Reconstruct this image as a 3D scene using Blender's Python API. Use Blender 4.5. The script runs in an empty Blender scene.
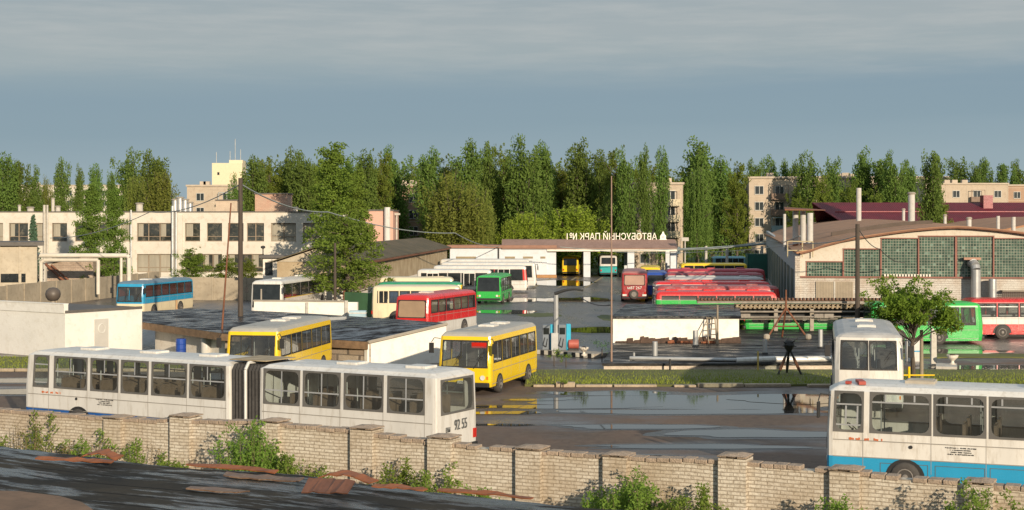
import bpy, math, random
from mathutils import Vector, Matrix
random.seed(7)
S = bpy.context.scene
COL = S.collection
F, H, YH = 1515.0, 7.7, 222.6
# camera-plane helpers: turn a sighting (column, row) into real ground positions in metres
def X(px, Y): return (px-512)/F*Y
def Z(py, Y): return H-(py-YH)*Y/F
def G(px, py, z=0):
    Y = F*(H-z)/(py-YH); return (X(px, Y), Y)
R = math.radians
uni = random.uniform

# ---------------------------------------------------------------- materials
MATS = {}
def nodes(name):
    m = bpy.data.materials.new(name); m.use_nodes = True
    nt = m.node_tree
    for n in list(nt.nodes): nt.nodes.remove(n)
    out = nt.nodes.new('ShaderNodeOutputMaterial')
    return m, nt, out
def N(nt, t, **kw):
    n = nt.nodes.new(t)
    for k, v in kw.items():
        if k.startswith('i_'):
            key = k[2:]
            key = int(key) if key.isdigit() else key.replace('_', ' ')
            n.inputs[key].default_value = v
        else: setattr(n, k, v)
    return n
def L(nt, a, b): nt.links.new(a, b)
def c4(c): return (c[0], c[1], c[2], 1)
def mul(c, k): return tuple(x*k for x in c[:3])
def ramp(nt, src, p0, p1, c0=(0,0,0), c1=(1,1,1)):
    r = N(nt, 'ShaderNodeValToRGB')
    r.color_ramp.elements[0].position = p0; r.color_ramp.elements[1].position = p1
    r.color_ramp.elements[0].color = c4(c0); r.color_ramp.elements[1].color = c4(c1)
    L(nt, src, r.inputs[0]); return r.outputs[0]
def noise(nt, vec, scale, detail=4, rough=.55):
    n = N(nt, 'ShaderNodeTexNoise'); n.inputs['Scale'].default_value = scale
    n.inputs['Detail'].default_value = detail; n.inputs['Roughness'].default_value = rough
    if vec: L(nt, vec, n.inputs['Vector'])
    return n.outputs['Fac']
def mix(nt, fac, a, b, mode='MIX'):
    m = N(nt, 'ShaderNodeMix'); m.data_type = 'RGBA'; m.blend_type = mode
    for k, v in ((0, fac), (6, a), (7, b)):
        if isinstance(v, (int, float)): m.inputs[k].default_value = v
        elif isinstance(v, tuple): m.inputs[k].default_value = c4(v)
        else: L(nt, v, m.inputs[k])
    return m.outputs[2]
def objvec(nt, scale=(1,1,1)):
    t = N(nt, 'ShaderNodeTexCoord'); mp = N(nt, 'ShaderNodeMapping')
    mp.inputs['Scale'].default_value = scale
    L(nt, t.outputs['Object'], mp.inputs['Vector']); return mp.outputs[0]
def pm(name, col, rough=.5, metal=0, var=.25, sc=1.5, bump=0, bsc=8, dirt=None, stretch=(1,1,1), spec=.5):
    """painted / weathered surface: base colour broken up by two scales of noise"""
    if name in MATS: return MATS[name]
    m, nt, out = nodes(name); v = objvec(nt, stretch)
    b = N(nt, 'ShaderNodeBsdfPrincipled', i_Roughness=rough, i_Metallic=metal)
    b.inputs['Specular IOR Level'].default_value = spec
    f = ramp(nt, noise(nt, v, sc), .3, .7)
    d = dirt if dirt else mul(col, 1-var*1.6)
    c = mix(nt, f, mul(col, 1), mul(col, 1-var))
    f2 = ramp(nt, noise(nt, v, sc*3.7, 6, .7), .5, .78)
    f2m = N(nt, 'ShaderNodeMath', operation='MULTIPLY', i_1=.7 if dirt else .5); L(nt, f2, f2m.inputs[0])
    c = mix(nt, f2m.outputs[0], c, d)
    L(nt, c, b.inputs['Base Color'])
    rr = N(nt, 'ShaderNodeMapRange'); rr.inputs[3].default_value = max(.05, rough-.1); rr.inputs[4].default_value = min(1, rough+.15)
    L(nt, f2, rr.inputs[0]); L(nt, rr.outputs[0], b.inputs['Roughness'])
    if bump:
        bp = N(nt, 'ShaderNodeBump', i_Strength=bump); bp.inputs['Distance'].default_value = .05
        L(nt, noise(nt, v, bsc, 5), bp.inputs['Height']); L(nt, bp.outputs[0], b.inputs['Normal'])
    L(nt, b.outputs[0], out.inputs[0]); MATS[name] = m; return m
def glass(name, tint=(.45,.5,.5), refl=.35, rough=.03):
    if name in MATS: return MATS[name]
    m, nt, out = nodes(name)
    t = N(nt, 'ShaderNodeBsdfTransparent'); t.inputs[0].default_value = c4(tint)
    g = N(nt, 'ShaderNodeBsdfGlossy'); g.inputs['Roughness'].default_value = rough
    g.inputs[0].default_value = (.9,.95,1,1)
    fr = N(nt, 'ShaderNodeLayerWeight', i_Blend=.5); pw = N(nt, 'ShaderNodeMath', operation='POWER', i_1=4.0); L(nt, fr.outputs['Facing'], pw.inputs[0])
    a = N(nt, 'ShaderNodeMath', operation='MULTIPLY_ADD', i_1=.8, i_2=.05+refl*.12); L(nt, pw.outputs[0], a.inputs[0])
    d = N(nt, 'ShaderNodeBsdfDiffuse'); d.inputs[0].default_value = (.25,.24,.2,1)
    v = objvec(nt); f = ramp(nt, noise(nt, v, 1.2, 5), .35, .8)
    k = N(nt, 'ShaderNodeMath', operation='MULTIPLY_ADD', i_1=.16, i_2=.05); L(nt, f, k.inputs[0])
    m1 = N(nt, 'ShaderNodeMixShader'); L(nt, k.outputs[0], m1.inputs[0]); L(nt, t.outputs[0], m1.inputs[1]); L(nt, d.outputs[0], m1.inputs[2])
    m2 = N(nt, 'ShaderNodeMixShader'); L(nt, a.outputs[0], m2.inputs[0]); L(nt, m1.outputs[0], m2.inputs[1]); L(nt, g.outputs[0], m2.inputs[2])
    L(nt, m2.outputs[0], out.inputs[0]); MATS[name] = m; return m
def leafmat(name, c1, c2, tr=.35):
    if name in MATS: return MATS[name]
    m, nt, out = nodes(name); v = objvec(nt)
    oi = N(nt, 'ShaderNodeObjectInfo')
    f = ramp(nt, noise(nt, v, .55, 3), .35, .65); c = mix(nt, f, c1, c2)
    f2 = ramp(nt, noise(nt, v, 6, 2), .3, .7); c = mix(nt, f2, c, mul(c1, .75))
    hs = N(nt, 'ShaderNodeHueSaturation'); L(nt, c, hs.inputs['Color'])
    mr = N(nt, 'ShaderNodeMapRange'); mr.inputs[3].default_value = .51; mr.inputs[4].default_value = .54
    L(nt, oi.outputs['Random'], mr.inputs[0]); L(nt, mr.outputs[0], hs.inputs['Hue'])
    mv = N(nt, 'ShaderNodeMapRange'); mv.inputs[3].default_value = 1.4; mv.inputs[4].default_value = 1.95
    L(nt, oi.outputs['Random'], mv.inputs[0]); L(nt, mv.outputs[0], hs.inputs['Value'])
    d = N(nt, 'ShaderNodeBsdfDiffuse'); t = N(nt, 'ShaderNodeBsdfTranslucent')
    L(nt, hs.outputs[0], d.inputs[0]); L(nt, hs.outputs[0], t.inputs[0])
    ms = N(nt, 'ShaderNodeMixShader', i_0=tr); L(nt, d.outputs[0], ms.inputs[1]); L(nt, t.outputs[0], ms.inputs[2])
    L(nt, ms.outputs[0], out.inputs[0]); MATS[name] = m; return m

def asphalt_mat():
    m, nt, out = nodes('asphalt')
    g = N(nt, 'ShaderNodeNewGeometry')
    def vec(s):
        mp = N(nt, 'ShaderNodeMapping'); mp.inputs['Scale'].default_value = s
        L(nt, g.outputs['Position'], mp.inputs[0]); return mp.outputs[0]
    b = N(nt, 'ShaderNodeBsdfPrincipled')
    n1 = noise(nt, vec((1,1,1)), .25, 6, .6); n2 = noise(nt, vec((1,1,1)), 3.5, 6, .7)
    c = mix(nt, ramp(nt, n1, .35, .65), (.135,.078,.050), (.056,.040,.031))
    c = mix(nt, ramp(nt, n2, .35, .75), c, (.16,.12,.09))
    # cracks and tar seams
    vo = N(nt, 'ShaderNodeTexVoronoi', feature='DISTANCE_TO_EDGE', i_Scale=.22); L(nt, vec((1,.7,1)), vo.inputs['Vector'])
    vd = N(nt, 'ShaderNodeTexNoise', i_Scale=.6); L(nt, g.outputs['Position'], vd.inputs['Vector']); va = N(nt, 'ShaderNodeVectorMath', operation='MULTIPLY_ADD'); L(nt, vd.outputs['Color'], va.inputs[0]); va.inputs[1].default_value = (4,4,0); L(nt, vec((1,.7,1)), va.inputs[2]); L(nt, va.outputs[0], vo.inputs['Vector']); ck = ramp(nt, vo.outputs['Distance'], .0, .006, (.5,.5,.5), (0,0,0)); c = mix(nt, ck, c, (.03,.025,.02))
    # wetness: everything beyond the green strip is wet, near lot only in patches
    sx = N(nt, 'ShaderNodeSeparateXYZ'); L(nt, g.outputs['Position'], sx.inputs[0])
    far = N(nt, 'ShaderNodeMapRange'); far.inputs[1].default_value = 76; far.inputs[2].default_value = 96
    L(nt, sx.outputs[1], far.inputs[0])
    pat = noise(nt, vec((.10,.16,1)), 1.0, 5, .55)
    wn = N(nt, 'ShaderNodeMath', operation='MULTIPLY_ADD', i_1=.27); L(nt, far.outputs[0], wn.inputs[0]); L(nt, pat, wn.inputs[2])
    wet = ramp(nt, wn.outputs[0], .50, .64)
    c = mix(nt, wet, c, mix(nt, .55, c, (.035,.042,.050)))  # wet areas darken; the slight blue is sky sheen put into the base colour
    spn = N(nt, 'ShaderNodeMapRange'); spn.inputs[3].default_value = .45; spn.inputs[4].default_value = 1.0; L(nt, wet, spn.inputs[0]); L(nt, spn.outputs[0], b.inputs['Specular IOR Level'])
    L(nt, c, b.inputs['Base Color'])
    rg = N(nt, 'ShaderNodeMapRange'); rg.inputs[3].default_value = .72; rg.inputs[4].default_value = .13
    L(nt, wet, rg.inputs[0])
    big = ramp(nt, noise(nt, vec((.35,.05,1)), 1.0, 5, .65), .35, .7, (0,0,0), (.22,.22,.22)); bw_ = N(nt, 'ShaderNodeMath', operation='MULTIPLY_ADD', i_1=1.0); L(nt, big, bw_.inputs[0]); L(nt, rg.outputs[0], bw_.inputs[2])
    rg2 = N(nt, 'ShaderNodeMath', operation='MULTIPLY_ADD', i_1=.25); L(nt, ramp(nt, n2, .35, .7), rg2.inputs[0]); L(nt, bw_.outputs[0], rg2.inputs[2])
    L(nt, rg2.outputs[0], b.inputs['Roughness'])
    bp = N(nt, 'ShaderNodeBump', i_Strength=.18); bp.inputs['Distance'].default_value = .02
    bs = N(nt, 'ShaderNodeMapRange'); bs.inputs[3].default_value = .30; bs.inputs[4].default_value = .22
    L(nt, wet, bs.inputs[0]); L(nt, bs.outputs[0], bp.inputs['Strength'])
    L(nt, noise(nt, vec((1,1,1)), 9, 5, .7), bp.inputs['Height']); L(nt, bp.outputs[0], b.inputs['Normal'])
    L(nt, b.outputs[0], out.inputs[0]); return m
def bitumen_mat(name, brown=.0, wetlo=.36, wethi=.56, st=(.35,1.3,1), spec=.5, ca=(.010,.012,.015), cb=(.034,.031,.027)):
    """wet tar-felt roofing: overlapping strips, standing water between them"""
    m, nt, out = nodes(name); v = objvec(nt)
    b = N(nt, 'ShaderNodeBsdfPrincipled'); b.inputs['Specular IOR Level'].default_value = spec
    n1 = noise(nt, v, .5, 5); vs = objvec(nt, st); n2 = noise(nt, vs, 1.5, 6, .72)
    c = mix(nt, ramp(nt, n1, .35, .7), ca, cb)
    c = mix(nt, ramp(nt, noise(nt, v, 7, 5, .7), .55, .85), c, (.07,.058,.043))
    w = N(nt, 'ShaderNodeTexWave', wave_type='BANDS', bands_direction='Y', i_Scale=.5, i_Distortion=.35); w.inputs['Detail Scale'].default_value = .4; L(nt, v, w.inputs['Vector'])
    seam = ramp(nt, w.outputs['Fac'], .0, .03, (1,1,1), (0,0,0))
    c = mix(nt, seam, c, (.012,.012,.012))
    if brown:
        c = mix(nt, ramp(nt, noise(nt, v, .35, 3), .5, .6), c, (.16,.10,.06))
    L(nt, c, b.inputs['Base Color'])
    wet = ramp(nt, n2, wetlo, wethi)
    rg = N(nt, 'ShaderNodeMapRange'); rg.inputs[3].default_value = .9; rg.inputs[4].default_value = .20
    L(nt, wet, rg.inputs[0]); L(nt, rg.outputs[0], b.inputs['Roughness'])
    sg = N(nt, 'ShaderNodeMapRange'); sg.inputs[3].default_value = .08; sg.inputs[4].default_value = spec; L(nt, wet, sg.inputs[0]); L(nt, sg.outputs[0], b.inputs['Specular IOR Level'])
    bp = N(nt, 'ShaderNodeBump', i_Strength=.5); bp.inputs['Distance'].default_value = .05
    L(nt, noise(nt, vs, 2.2, 6, .7), bp.inputs['Height']); L(nt, bp.outputs[0], b.inputs['Normal'])
    L(nt, b.outputs[0], out.inputs[0]); return m
def brick_mat(name, c1, c2, mortar, bw=.26, bh=.09, dirt=(.2,.16,.12), ms=.012):
    m, nt, out = nodes(name)
    t = N(nt, 'ShaderNodeTexCoord'); s = N(nt, 'ShaderNodeSeparateXYZ'); L(nt, t.outputs['Object'], s.inputs[0])
    ad = N(nt, 'ShaderNodeMath', operation='ADD'); L(nt, s.outputs[0], ad.inputs[0]); L(nt, s.outputs[1], ad.inputs[1])
    cb = N(nt, 'ShaderNodeCombineXYZ'); L(nt, ad.outputs[0], cb.inputs[0]); L(nt, s.outputs[2], cb.inputs[1])
    # slightly wandering courses
    nd = N(nt, 'ShaderNodeTexNoise', i_Scale=1.2); L(nt, t.outputs['Object'], nd.inputs['Vector'])
    va = N(nt, 'ShaderNodeVectorMath', operation='MULTIPLY_ADD'); L(nt, nd.outputs['Color'], va.inputs[0]); va.inputs[1].default_value = (.05,.05,0); L(nt, cb.outputs[0], va.inputs[2])
    br = N(nt, 'ShaderNodeTexBrick', i_Scale=1.0); br.inputs['Brick Width'].default_value = bw; br.inputs['Row Height'].default_value = bh
    br.inputs['Mortar Size'].default_value = ms; br.inputs['Mortar Smooth'].default_value = .3
    br.inputs['Color1'].default_value = c4(c1); br.inputs['Color2'].default_value = c4(c2); br.inputs['Mortar'].default_value = c4(mortar)
    L(nt, va.outputs[0], br.inputs['Vector'])
    c = mix(nt, ramp(nt, noise(nt, t.outputs['Object'], .8, 5), .42, .8), br.outputs['Color'], dirt)
    c = mix(nt, ramp(nt, noise(nt, t.outputs['Object'], 14, 4), .45, .9), c, mul(dirt, .6))
    b = N(nt, 'ShaderNodeBsdfPrincipled', i_Roughness=.9); L(nt, c, b.inputs['Base Color'])
    bp = N(nt, 'ShaderNodeBump', i_Strength=.9); bp.inputs['Distance'].default_value = .02; bp.invert = True
    hh = N(nt, 'ShaderNodeMath', operation='MULTIPLY_ADD', i_1=-.6); L(nt, noise(nt, t.outputs['Object'], 30, 4), hh.inputs[0]); L(nt, br.outputs['Fac'], hh.inputs[2])
    L(nt, hh.outputs[0], bp.inputs['Height']); L(nt, bp.outputs[0], b.inputs['Normal'])
    L(nt, b.outputs[0], out.inputs[0]); return m
def glassblock_mat(name):
    m, nt, out = nodes(name)
    t = N(nt, 'ShaderNodeTexCoord'); s = N(nt, 'ShaderNodeSeparateXYZ'); L(nt, t.outputs['Object'], s.inputs[0])
    cb = N(nt, 'ShaderNodeCombineXYZ'); L(nt, s.outputs[0], cb.inputs[0]); L(nt, s.outputs[2], cb.inputs[1])
    br = N(nt, 'ShaderNodeTexBrick', i_Scale=1.0, offset=0.0); br.inputs['Brick Width'].default_value = .2; br.inputs['Row Height'].default_value = .2
    br.inputs['Mortar Size'].default_value = .022; br.inputs['Mortar'].default_value = (.26,.28,.22,1)
    br.inputs['Color1'].default_value = (.015,.045,.035,1); br.inputs['Color2'].default_value = (.065,.13,.095,1)
    L(nt, cb.outputs[0], br.inputs['Vector'])
    wn = N(nt, 'ShaderNodeTexWhiteNoise'); sn = N(nt, 'ShaderNodeVectorMath', operation='SNAP'); L(nt, cb.outputs[0], sn.inputs[0]); sn.inputs[1].default_value = (.2,.2,.2); L(nt, sn.outputs[0], wn.inputs['Vector'])
    pick = ramp(nt, wn.outputs['Value'], .93, .97)
    nf = N(nt, 'ShaderNodeMath', operation='SUBTRACT', i_0=1.0); L(nt, br.outputs['Fac'], nf.inputs[1])
    pf = N(nt, 'ShaderNodeMath', operation='MULTIPLY'); L(nt, pick, pf.inputs[0]); L(nt, nf.outputs[0], pf.inputs[1])
    c = mix(nt, pf.outputs[0], br.outputs['Color'], (.16,.25,.20)); c = mix(nt, ramp(nt, noise(nt, t.outputs['Object'], 1.1, 5, .7), .4, .65), c, mix(nt, .5, c, (.02,.04,.03)))
    b = N(nt, 'ShaderNodeBsdfPrincipled', i_Roughness=.25); L(nt, c, b.inputs['Base Color'])
    bp = N(nt, 'ShaderNodeBump', i_Strength=.5); bp.inputs['Distance'].default_value = .02
    L(nt, br.outputs['Fac'], bp.inputs['Height']); L(nt, bp.outputs[0], b.inputs['Normal'])
    L(nt, b.outputs[0], out.inputs[0]); return m
def water_mat():
    m, nt, out = nodes('puddle_water')
    b = N(nt, 'ShaderNodeBsdfPrincipled', i_Roughness=.03, i_IOR=1.33); b.inputs['Base Color'].default_value = (.022,.019,.016,1)
    b.inputs['Specular IOR Level'].default_value = .6
    bp = N(nt, 'ShaderNodeBump', i_Strength=.012); bp.inputs['Distance'].default_value = .02
    L(nt, noise(nt, objvec(nt), 2, 3), bp.inputs['Height']); L(nt, bp.outputs[0], b.inputs['Normal'])
    L(nt, b.outputs[0], out.inputs[0]); return m
def corr_mat(name, col, sc=2.2, rough=.7, dirt=None):
    m, nt, out = nodes(name); v = objvec(nt)
    b = N(nt, 'ShaderNodeBsdfPrincipled', i_Roughness=rough)
    c = mix(nt, ramp(nt, noise(nt, v, .6, 6), .35, .7), col, dirt or mul(col, .6))
    w = N(nt, 'ShaderNodeTexWave', wave_type='BANDS', bands_direction='X', i_Scale=sc); L(nt, v, w.inputs['Vector'])
    bp = N(nt, 'ShaderNodeBump', i_Strength=.7); bp.inputs['Distance'].default_value = .05
    L(nt, w.outputs['Fac'], bp.inputs['Height']); L(nt, bp.outputs[0], b.inputs['Normal'])
    L(nt, c, b.inputs['Base Color']); L(nt, b.outputs[0], out.inputs[0]); return m

# ---------------------------------------------------------------- mesh building
class MB:
    def __init__(s): s.v = []; s.f = []; s.m = []
    def quad(s, a, b, c, d, m=0):
        i = len(s.v); s.v += [tuple(a), tuple(b), tuple(c), tuple(d)]; s.f.append((i, i+1, i+2, i+3)); s.m.append(m)
    def box(s, x0, x1, y0, y1, z0, z1, m=0, rot=0, piv=None):
        i = len(s.v)
        P = [(x0,y0,z0),(x1,y0,z0),(x1,y1,z0),(x0,y1,z0),(x0,y0,z1),(x1,y0,z1),(x1,y1,z1),(x0,y1,z1)]
        if rot:
            cx, cy = piv or ((x0+x1)/2, (y0+y1)/2); c, sn = math.cos(rot), math.sin(rot)
            P = [(cx+(x-cx)*c-(y-cy)*sn, cy+(x-cx)*sn+(y-cy)*c, z) for x, y, z in P]
        s.v += P
        for q in ((0,3,2,1),(4,5,6,7),(0,1,5,4),(1,2,6,5),(2,3,7,6),(3,0,4,7)):
            s.f.append(tuple(i+k for k in q)); s.m.append(m)
    def hexa(s, P, m=0):
        i = len(s.v); s.v += [tuple(p) for p in P]
        for q in ((0,3,2,1),(4,5,6,7),(0,1,5,4),(1,2,6,5),(2,3,7,6),(3,0,4,7)):
            s.f.append(tuple(i+k for k in q)); s.m.append(m)
    def tube(s, a, b, r, r2=None, n=8, m=0, cap=True):
        a, b = Vector(a), Vector(b); r2 = r if r2 is None else r2
        d = (b-a).normalized(); u = d.orthogonal().normalized(); w = d.cross(u)
        i = len(s.v)
        for P, rr in ((a, r), (b, r2)):
            for k in range(n):
                t = 2*math.pi*k/n; s.v.append(tuple(P+u*math.cos(t)*rr+w*math.sin(t)*rr))
        for k in range(n):
            s.f.append((i+k, i+(k+1)%n, i+n+(k+1)%n, i+n+k)); s.m.append(m)
        if cap:
            s.f.append(tuple(i+k for k in reversed(range(n)))); s.m.append(m)
            s.f.append(tuple(i+n+k for k in range(n))); s.m.append(m)
    def path(s, pts, r, n=6, m=0):
        for a, b in zip(pts, pts[1:]): s.tube(a, b, r, n=n, m=m)
    def prism(s, poly, z0, z1, m=0):
        """poly: list of (x,y) counter-clockwise; z0,z1 may be lists"""
        n = len(poly); i = len(s.v)
        za = z0 if isinstance(z0, (list, tuple)) else [z0]*n
        zb = z1 if isinstance(z1, (list, tuple)) else [z1]*n
        s.v += [(p[0], p[1], z) for p, z in zip(poly, za)]+[(p[0], p[1], z) for p, z in zip(poly, zb)]
        s.f.append(tuple(i+k for k in reversed(range(n)))); s.m.append(m)
        s.f.append(tuple(i+n+k for k in range(n))); s.m.append(m)
        for k in range(n):
            s.f.append((i+k, i+(k+1)%n, i+n+(k+1)%n, i+n+k)); s.m.append(m)
    def lathe(s, prof, c=(0,0), n=16, m=0):
        i = len(s.v)
        for r, z in prof:
            for k in range(n):
                t = 2*math.pi*k/n; s.v.append((c[0]+r*math.cos(t), c[1]+r*math.sin(t), z))
        for j in range(len(prof)-1):
            for k in range(n):
                s.f.append((i+j*n+k, i+j*n+(k+1)%n, i+(j+1)*n+(k+1)%n, i+(j+1)*n+k)); s.m.append(m)
        s.f.append(tuple(i+k for k in reversed(range(n)))); s.m.append(m)
        q = i+(len(prof)-1)*n; s.f.append(tuple(q+k for k in range(n))); s.m.append(m)
    def mesh(s, name, mats):
        me = bpy.data.meshes.new(name); me.from_pydata(s.v, [], s.f)
        for m in (mats if isinstance(mats, (list, tuple)) else [mats]): me.materials.append(m)
        me.polygons.foreach_set('material_index', s.m); me.update(); return me
    def build(s, name, mats, parent=None, loc=None, smooth=False, bevel=0, rotz=0, solid=0):
        me = s.mesh(name, mats)
        if smooth:
            me.polygons.foreach_set('use_smooth', [True]*len(me.polygons))
        o = bpy.data.objects.new(name, me); COL.objects.link(o)
        if parent: o.parent = parent
        if loc: o.location = loc
        o.rotation_euler.z = rotz
        if bevel:
            b = o.modifiers.new('b', 'BEVEL'); b.width = bevel; b.segments = 2; b.limit_method = 'ANGLE'
        return o
def tag(o, label=None, cat=None, group=None, kind=None):
    if label: o['label'] = label
    if cat: o['category'] = cat
    if group: o['group'] = group
    if kind: o['kind'] = kind
    return o
def thing(name, label, cat, loc=(0,0,0), rz=0, group=None):
    o = bpy.data.objects.new(name, None); COL.objects.link(o); o.location = loc; o.rotation_euler.z = rz
    o.empty_display_size = .3
    return tag(o, label, cat, group)
def copy_tree(o, parent=None):
    c = o.copy(); COL.objects.link(c)
    if parent: c.parent = parent
    for ch in list(o.children): copy_tree(ch, c)
    return c
def text(name, body, mat, parent, loc, rot, size, extrude=.01, align='CENTER', sx=1.0):
    cu = bpy.data.curves.new(name, 'FONT'); cu.body = body; cu.size = size; cu.extrude = extrude; cu.align_x = align
    cu.align_y = 'CENTER'; cu.resolution_u = 3
    t = bpy.data.objects.new(name, cu); COL.objects.link(t)
    dg = bpy.context.evaluated_depsgraph_get(); me = bpy.data.meshes.new_from_object(t.evaluated_get(dg))
    bpy.data.objects.remove(t); me.name = name; me.materials.clear(); me.materials.append(mat)
    o = bpy.data.objects.new(name, me); COL.objects.link(o); o.parent = parent; o.location = loc
    o.rotation_euler = rot; o.scale = (sx, 1, 1)
    return o

# common materials
WHITE = pm('white_paint', (.68,.66,.61), .38, var=.14, sc=.9, dirt=(.33,.28,.21), stretch=(1.8,1.8,.4))
WHITE2 = pm('chalky_white_paint', (.62,.61,.575), .45, var=.14, sc=.7, dirt=(.32,.28,.22), stretch=(1.8,1.8,.4))
CREAM = pm('cream_paint', (.72,.62,.42), .4, var=.10)
YELLOW = pm('yellow_paint', (.80,.55,.015), .33, var=.10, sc=.8, dirt=(.62,.40,.05))
GREEN = pm('green_paint', (.04,.42,.08), .35, var=.12)
RED = pm('red_paint', (.58,.03,.03), .35, var=.18)
DKRED = pm('faded_red_paint', (.36,.035,.04), .45, var=.25, dirt=(.4,.2,.18))
BLUE = pm('sky_blue_paint', (.03,.30,.52), .35, var=.1)
NAVY = pm('blue_barrel_paint', (.02,.07,.35), .4)
TEAL = pm('teal_paint', (.02,.33,.33), .4, var=.1)
GREYROOF = pm('grey_bus_roof', (.40,.38,.33), .55, var=.15, sc=1.2, dirt=(.28,.25,.2))
RUBBER = pm('black_rubber', (.018,.018,.018), .75, var=.2)
TYRE = pm('dusty_tyre', (.06,.055,.05), .85, var=.3, sc=4)
RIM = pm('wheel_rim', (.22,.20,.18), .6, var=.3, sc=5)
FRAME = pm('window_frame_metal', (.10,.10,.10), .5)
ALU = pm('aluminium_bar', (.45,.46,.46), .4, metal=.3)
INT = pm('bus_interior', (.40,.36,.30), .8)
SEATB = pm('tan_seat_vinyl', (.17,.125,.09), .6, var=.5, sc=1.5)
SEAT = pm('seat_vinyl', (.05,.045,.045), .6)
SEATR = pm('brown_seat_vinyl', (.30,.10,.03), .6)
CHROME = pm('lamp_lens', (.7,.7,.65), .15)
REDL = pm('tail_lens', (.5,.02,.01), .25)
ORANGE = pm('amber_lens', (.8,.25,.02), .3)
GL = glass('bus_glass', (.80,.86,.85), .2)
GLD = glass('tinted_bus_glass', (.55,.60,.61), .35)
DARKG = pm('dark_window', (.025,.03,.032), .12, var=.5, sc=2, spec=.6)
CURTB = pm('blue_curtain', (.06,.13,.30), .8, var=.5, sc=5, stretch=(3,3,.3))
CURTR = pm('red_curtain', (.35,.03,.02), .8, var=.5, sc=5, stretch=(3,3,.3))
CURTT = pm('tan_curtain', (.42,.30,.17), .8, var=.25, sc=5, stretch=(3,3,.3))
RUST = pm('rusty_metal', (.20,.075,.035), .8, var=.4, sc=3, bump=.4, dirt=(.09,.04,.025))
WOODP = pm('weathered_pole_wood', (.085,.065,.05), .9, var=.4, sc=3, bump=.5, stretch=(4,4,.4))
GALV = pm('galvanised_steel', (.42,.43,.43), .5, metal=.35, var=.25)
CONC = pm('old_concrete', (.36,.32,.26), .9, var=.3, sc=.7, bump=.3, dirt=(.16,.13,.10))
CONCL = pm('pale_concrete', (.52,.49,.43), .85, var=.2, sc=1, bump=.3, dirt=(.25,.2,.15))
WHITEWASH = pm('whitewash', (.78,.73,.64), .85, var=.10, sc=.6, bump=.25, dirt=(.45,.36,.27))
BLACK = pm('matt_black', (.02,.02,.02), .7)
BARK = pm('bark', (.10,.08,.06), .95, var=.4, sc=4, bump=.5, stretch=(3,3,.6))
BITU = bitumen_mat('wet_bitumen', 0, .40, .56, (.5,1.1,1), .8, (.006,.008,.012), (.022,.021,.022))
BITN = bitumen_mat('wet_bitumen_near', 0, .49, .57, (.30,1.7,1), .7, (.024,.025,.025), (.060,.052,.040))
BEAD = pm('panel_beading', (.30,.28,.25), .5)
# ---------------------------------------------------------------- buses
def interp(tab, z):
    if z <= tab[0][0]: return tab[0][1:]
    for a, b in zip(tab, tab[1:]):
        if z <= b[0]:
            t = (z-a[0])/(b[0]-a[0]+1e-9)
            return tuple(p+(q-p)*t for p, q in zip(a[1:], b[1:]))
    return tab[-1][1:]
def win_mesh(mb, A, B, C, D, n, fw=.05, rad=.12, hbars=(), vbars=(), fm=0, gm=1, bm=2, vlow=0.0, off=.012, bw=.045):
    """one framed window on the quad A(bl) B(br) C(tr) D(tl) with outward normal n"""
    A, B, C, D = map(Vector, (A, B, C, D)); w = (B-A).length; h = (D-A).length
    def P(u, v, o):
        s, t = u/w, v/h; return A*(1-s)*(1-t)+B*s*(1-t)+C*s*t+D*(1-s)*t+n*o
    rad = min(rad, w*.3, h*.3); inner = []; outer = []
    for cx, cy, a0 in ((w-fw-rad, fw+rad, -90), (w-fw-rad, h-fw-rad, 0), (fw+rad, h-fw-rad, 90), (fw+rad, fw+rad, 180)):
        for k in range(4):
            a = R(a0+30*k); inner.append((cx+rad*math.cos(a), cy+rad*math.sin(a)))
            ox = w+.015 if math.cos(R(a0+45)) > 0 else -.015; oy = h+.015 if math.sin(R(a0+45)) > 0 else -.015
            outer.append((ox, oy))
    m = len(inner); i = len(mb.v)
    mb.v += [tuple(P(u, v, off)) for u, v in outer]+[tuple(P(u, v, off)) for u, v in inner]+[tuple(P(u, v, -.03)) for u, v in inner]+[tuple(P(u, v, -.03)) for u, v in outer]
    for k in range(m):
        q = (k+1) % m
        mb.f += [(i+k, i+q, i+m+q, i+m+k), (i+m+k, i+m+q, i+2*m+q, i+2*m+k), (i+3*m+k, i+2*m+k, i+2*m+q, i+3*m+q)]; mb.m += [fm]*3
        if outer[k] != outer[q]: mb.f.append((i+3*m+k, i+3*m+q, i+q, i+k)); mb.m.append(fm)
    mb.quad(P(fw*.5, fw*.5, -.012), P(w-fw*.5, fw*.5, -.012), P(w-fw*.5, h-fw*.5, -.012), P(fw*.5, h-fw*.5, -.012), gm)
    for t in hbars:
        v = h*t; mb.quad(P(fw, v-bw/2, .004), P(w-fw, v-bw/2, .004), P(w-fw, v+bw/2, .004), P(fw, v+bw/2, .004), bm)
    for t, lo, hi in vbars:
        u = w*t; mb.quad(P(u-.025, h*lo+fw*.8, .006), P(u+.025, h*lo+fw*.8, .006), P(u+.025, h*hi-fw*.8, .006), P(u-.025, h*hi-fw*.8, .006), bm)

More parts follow.
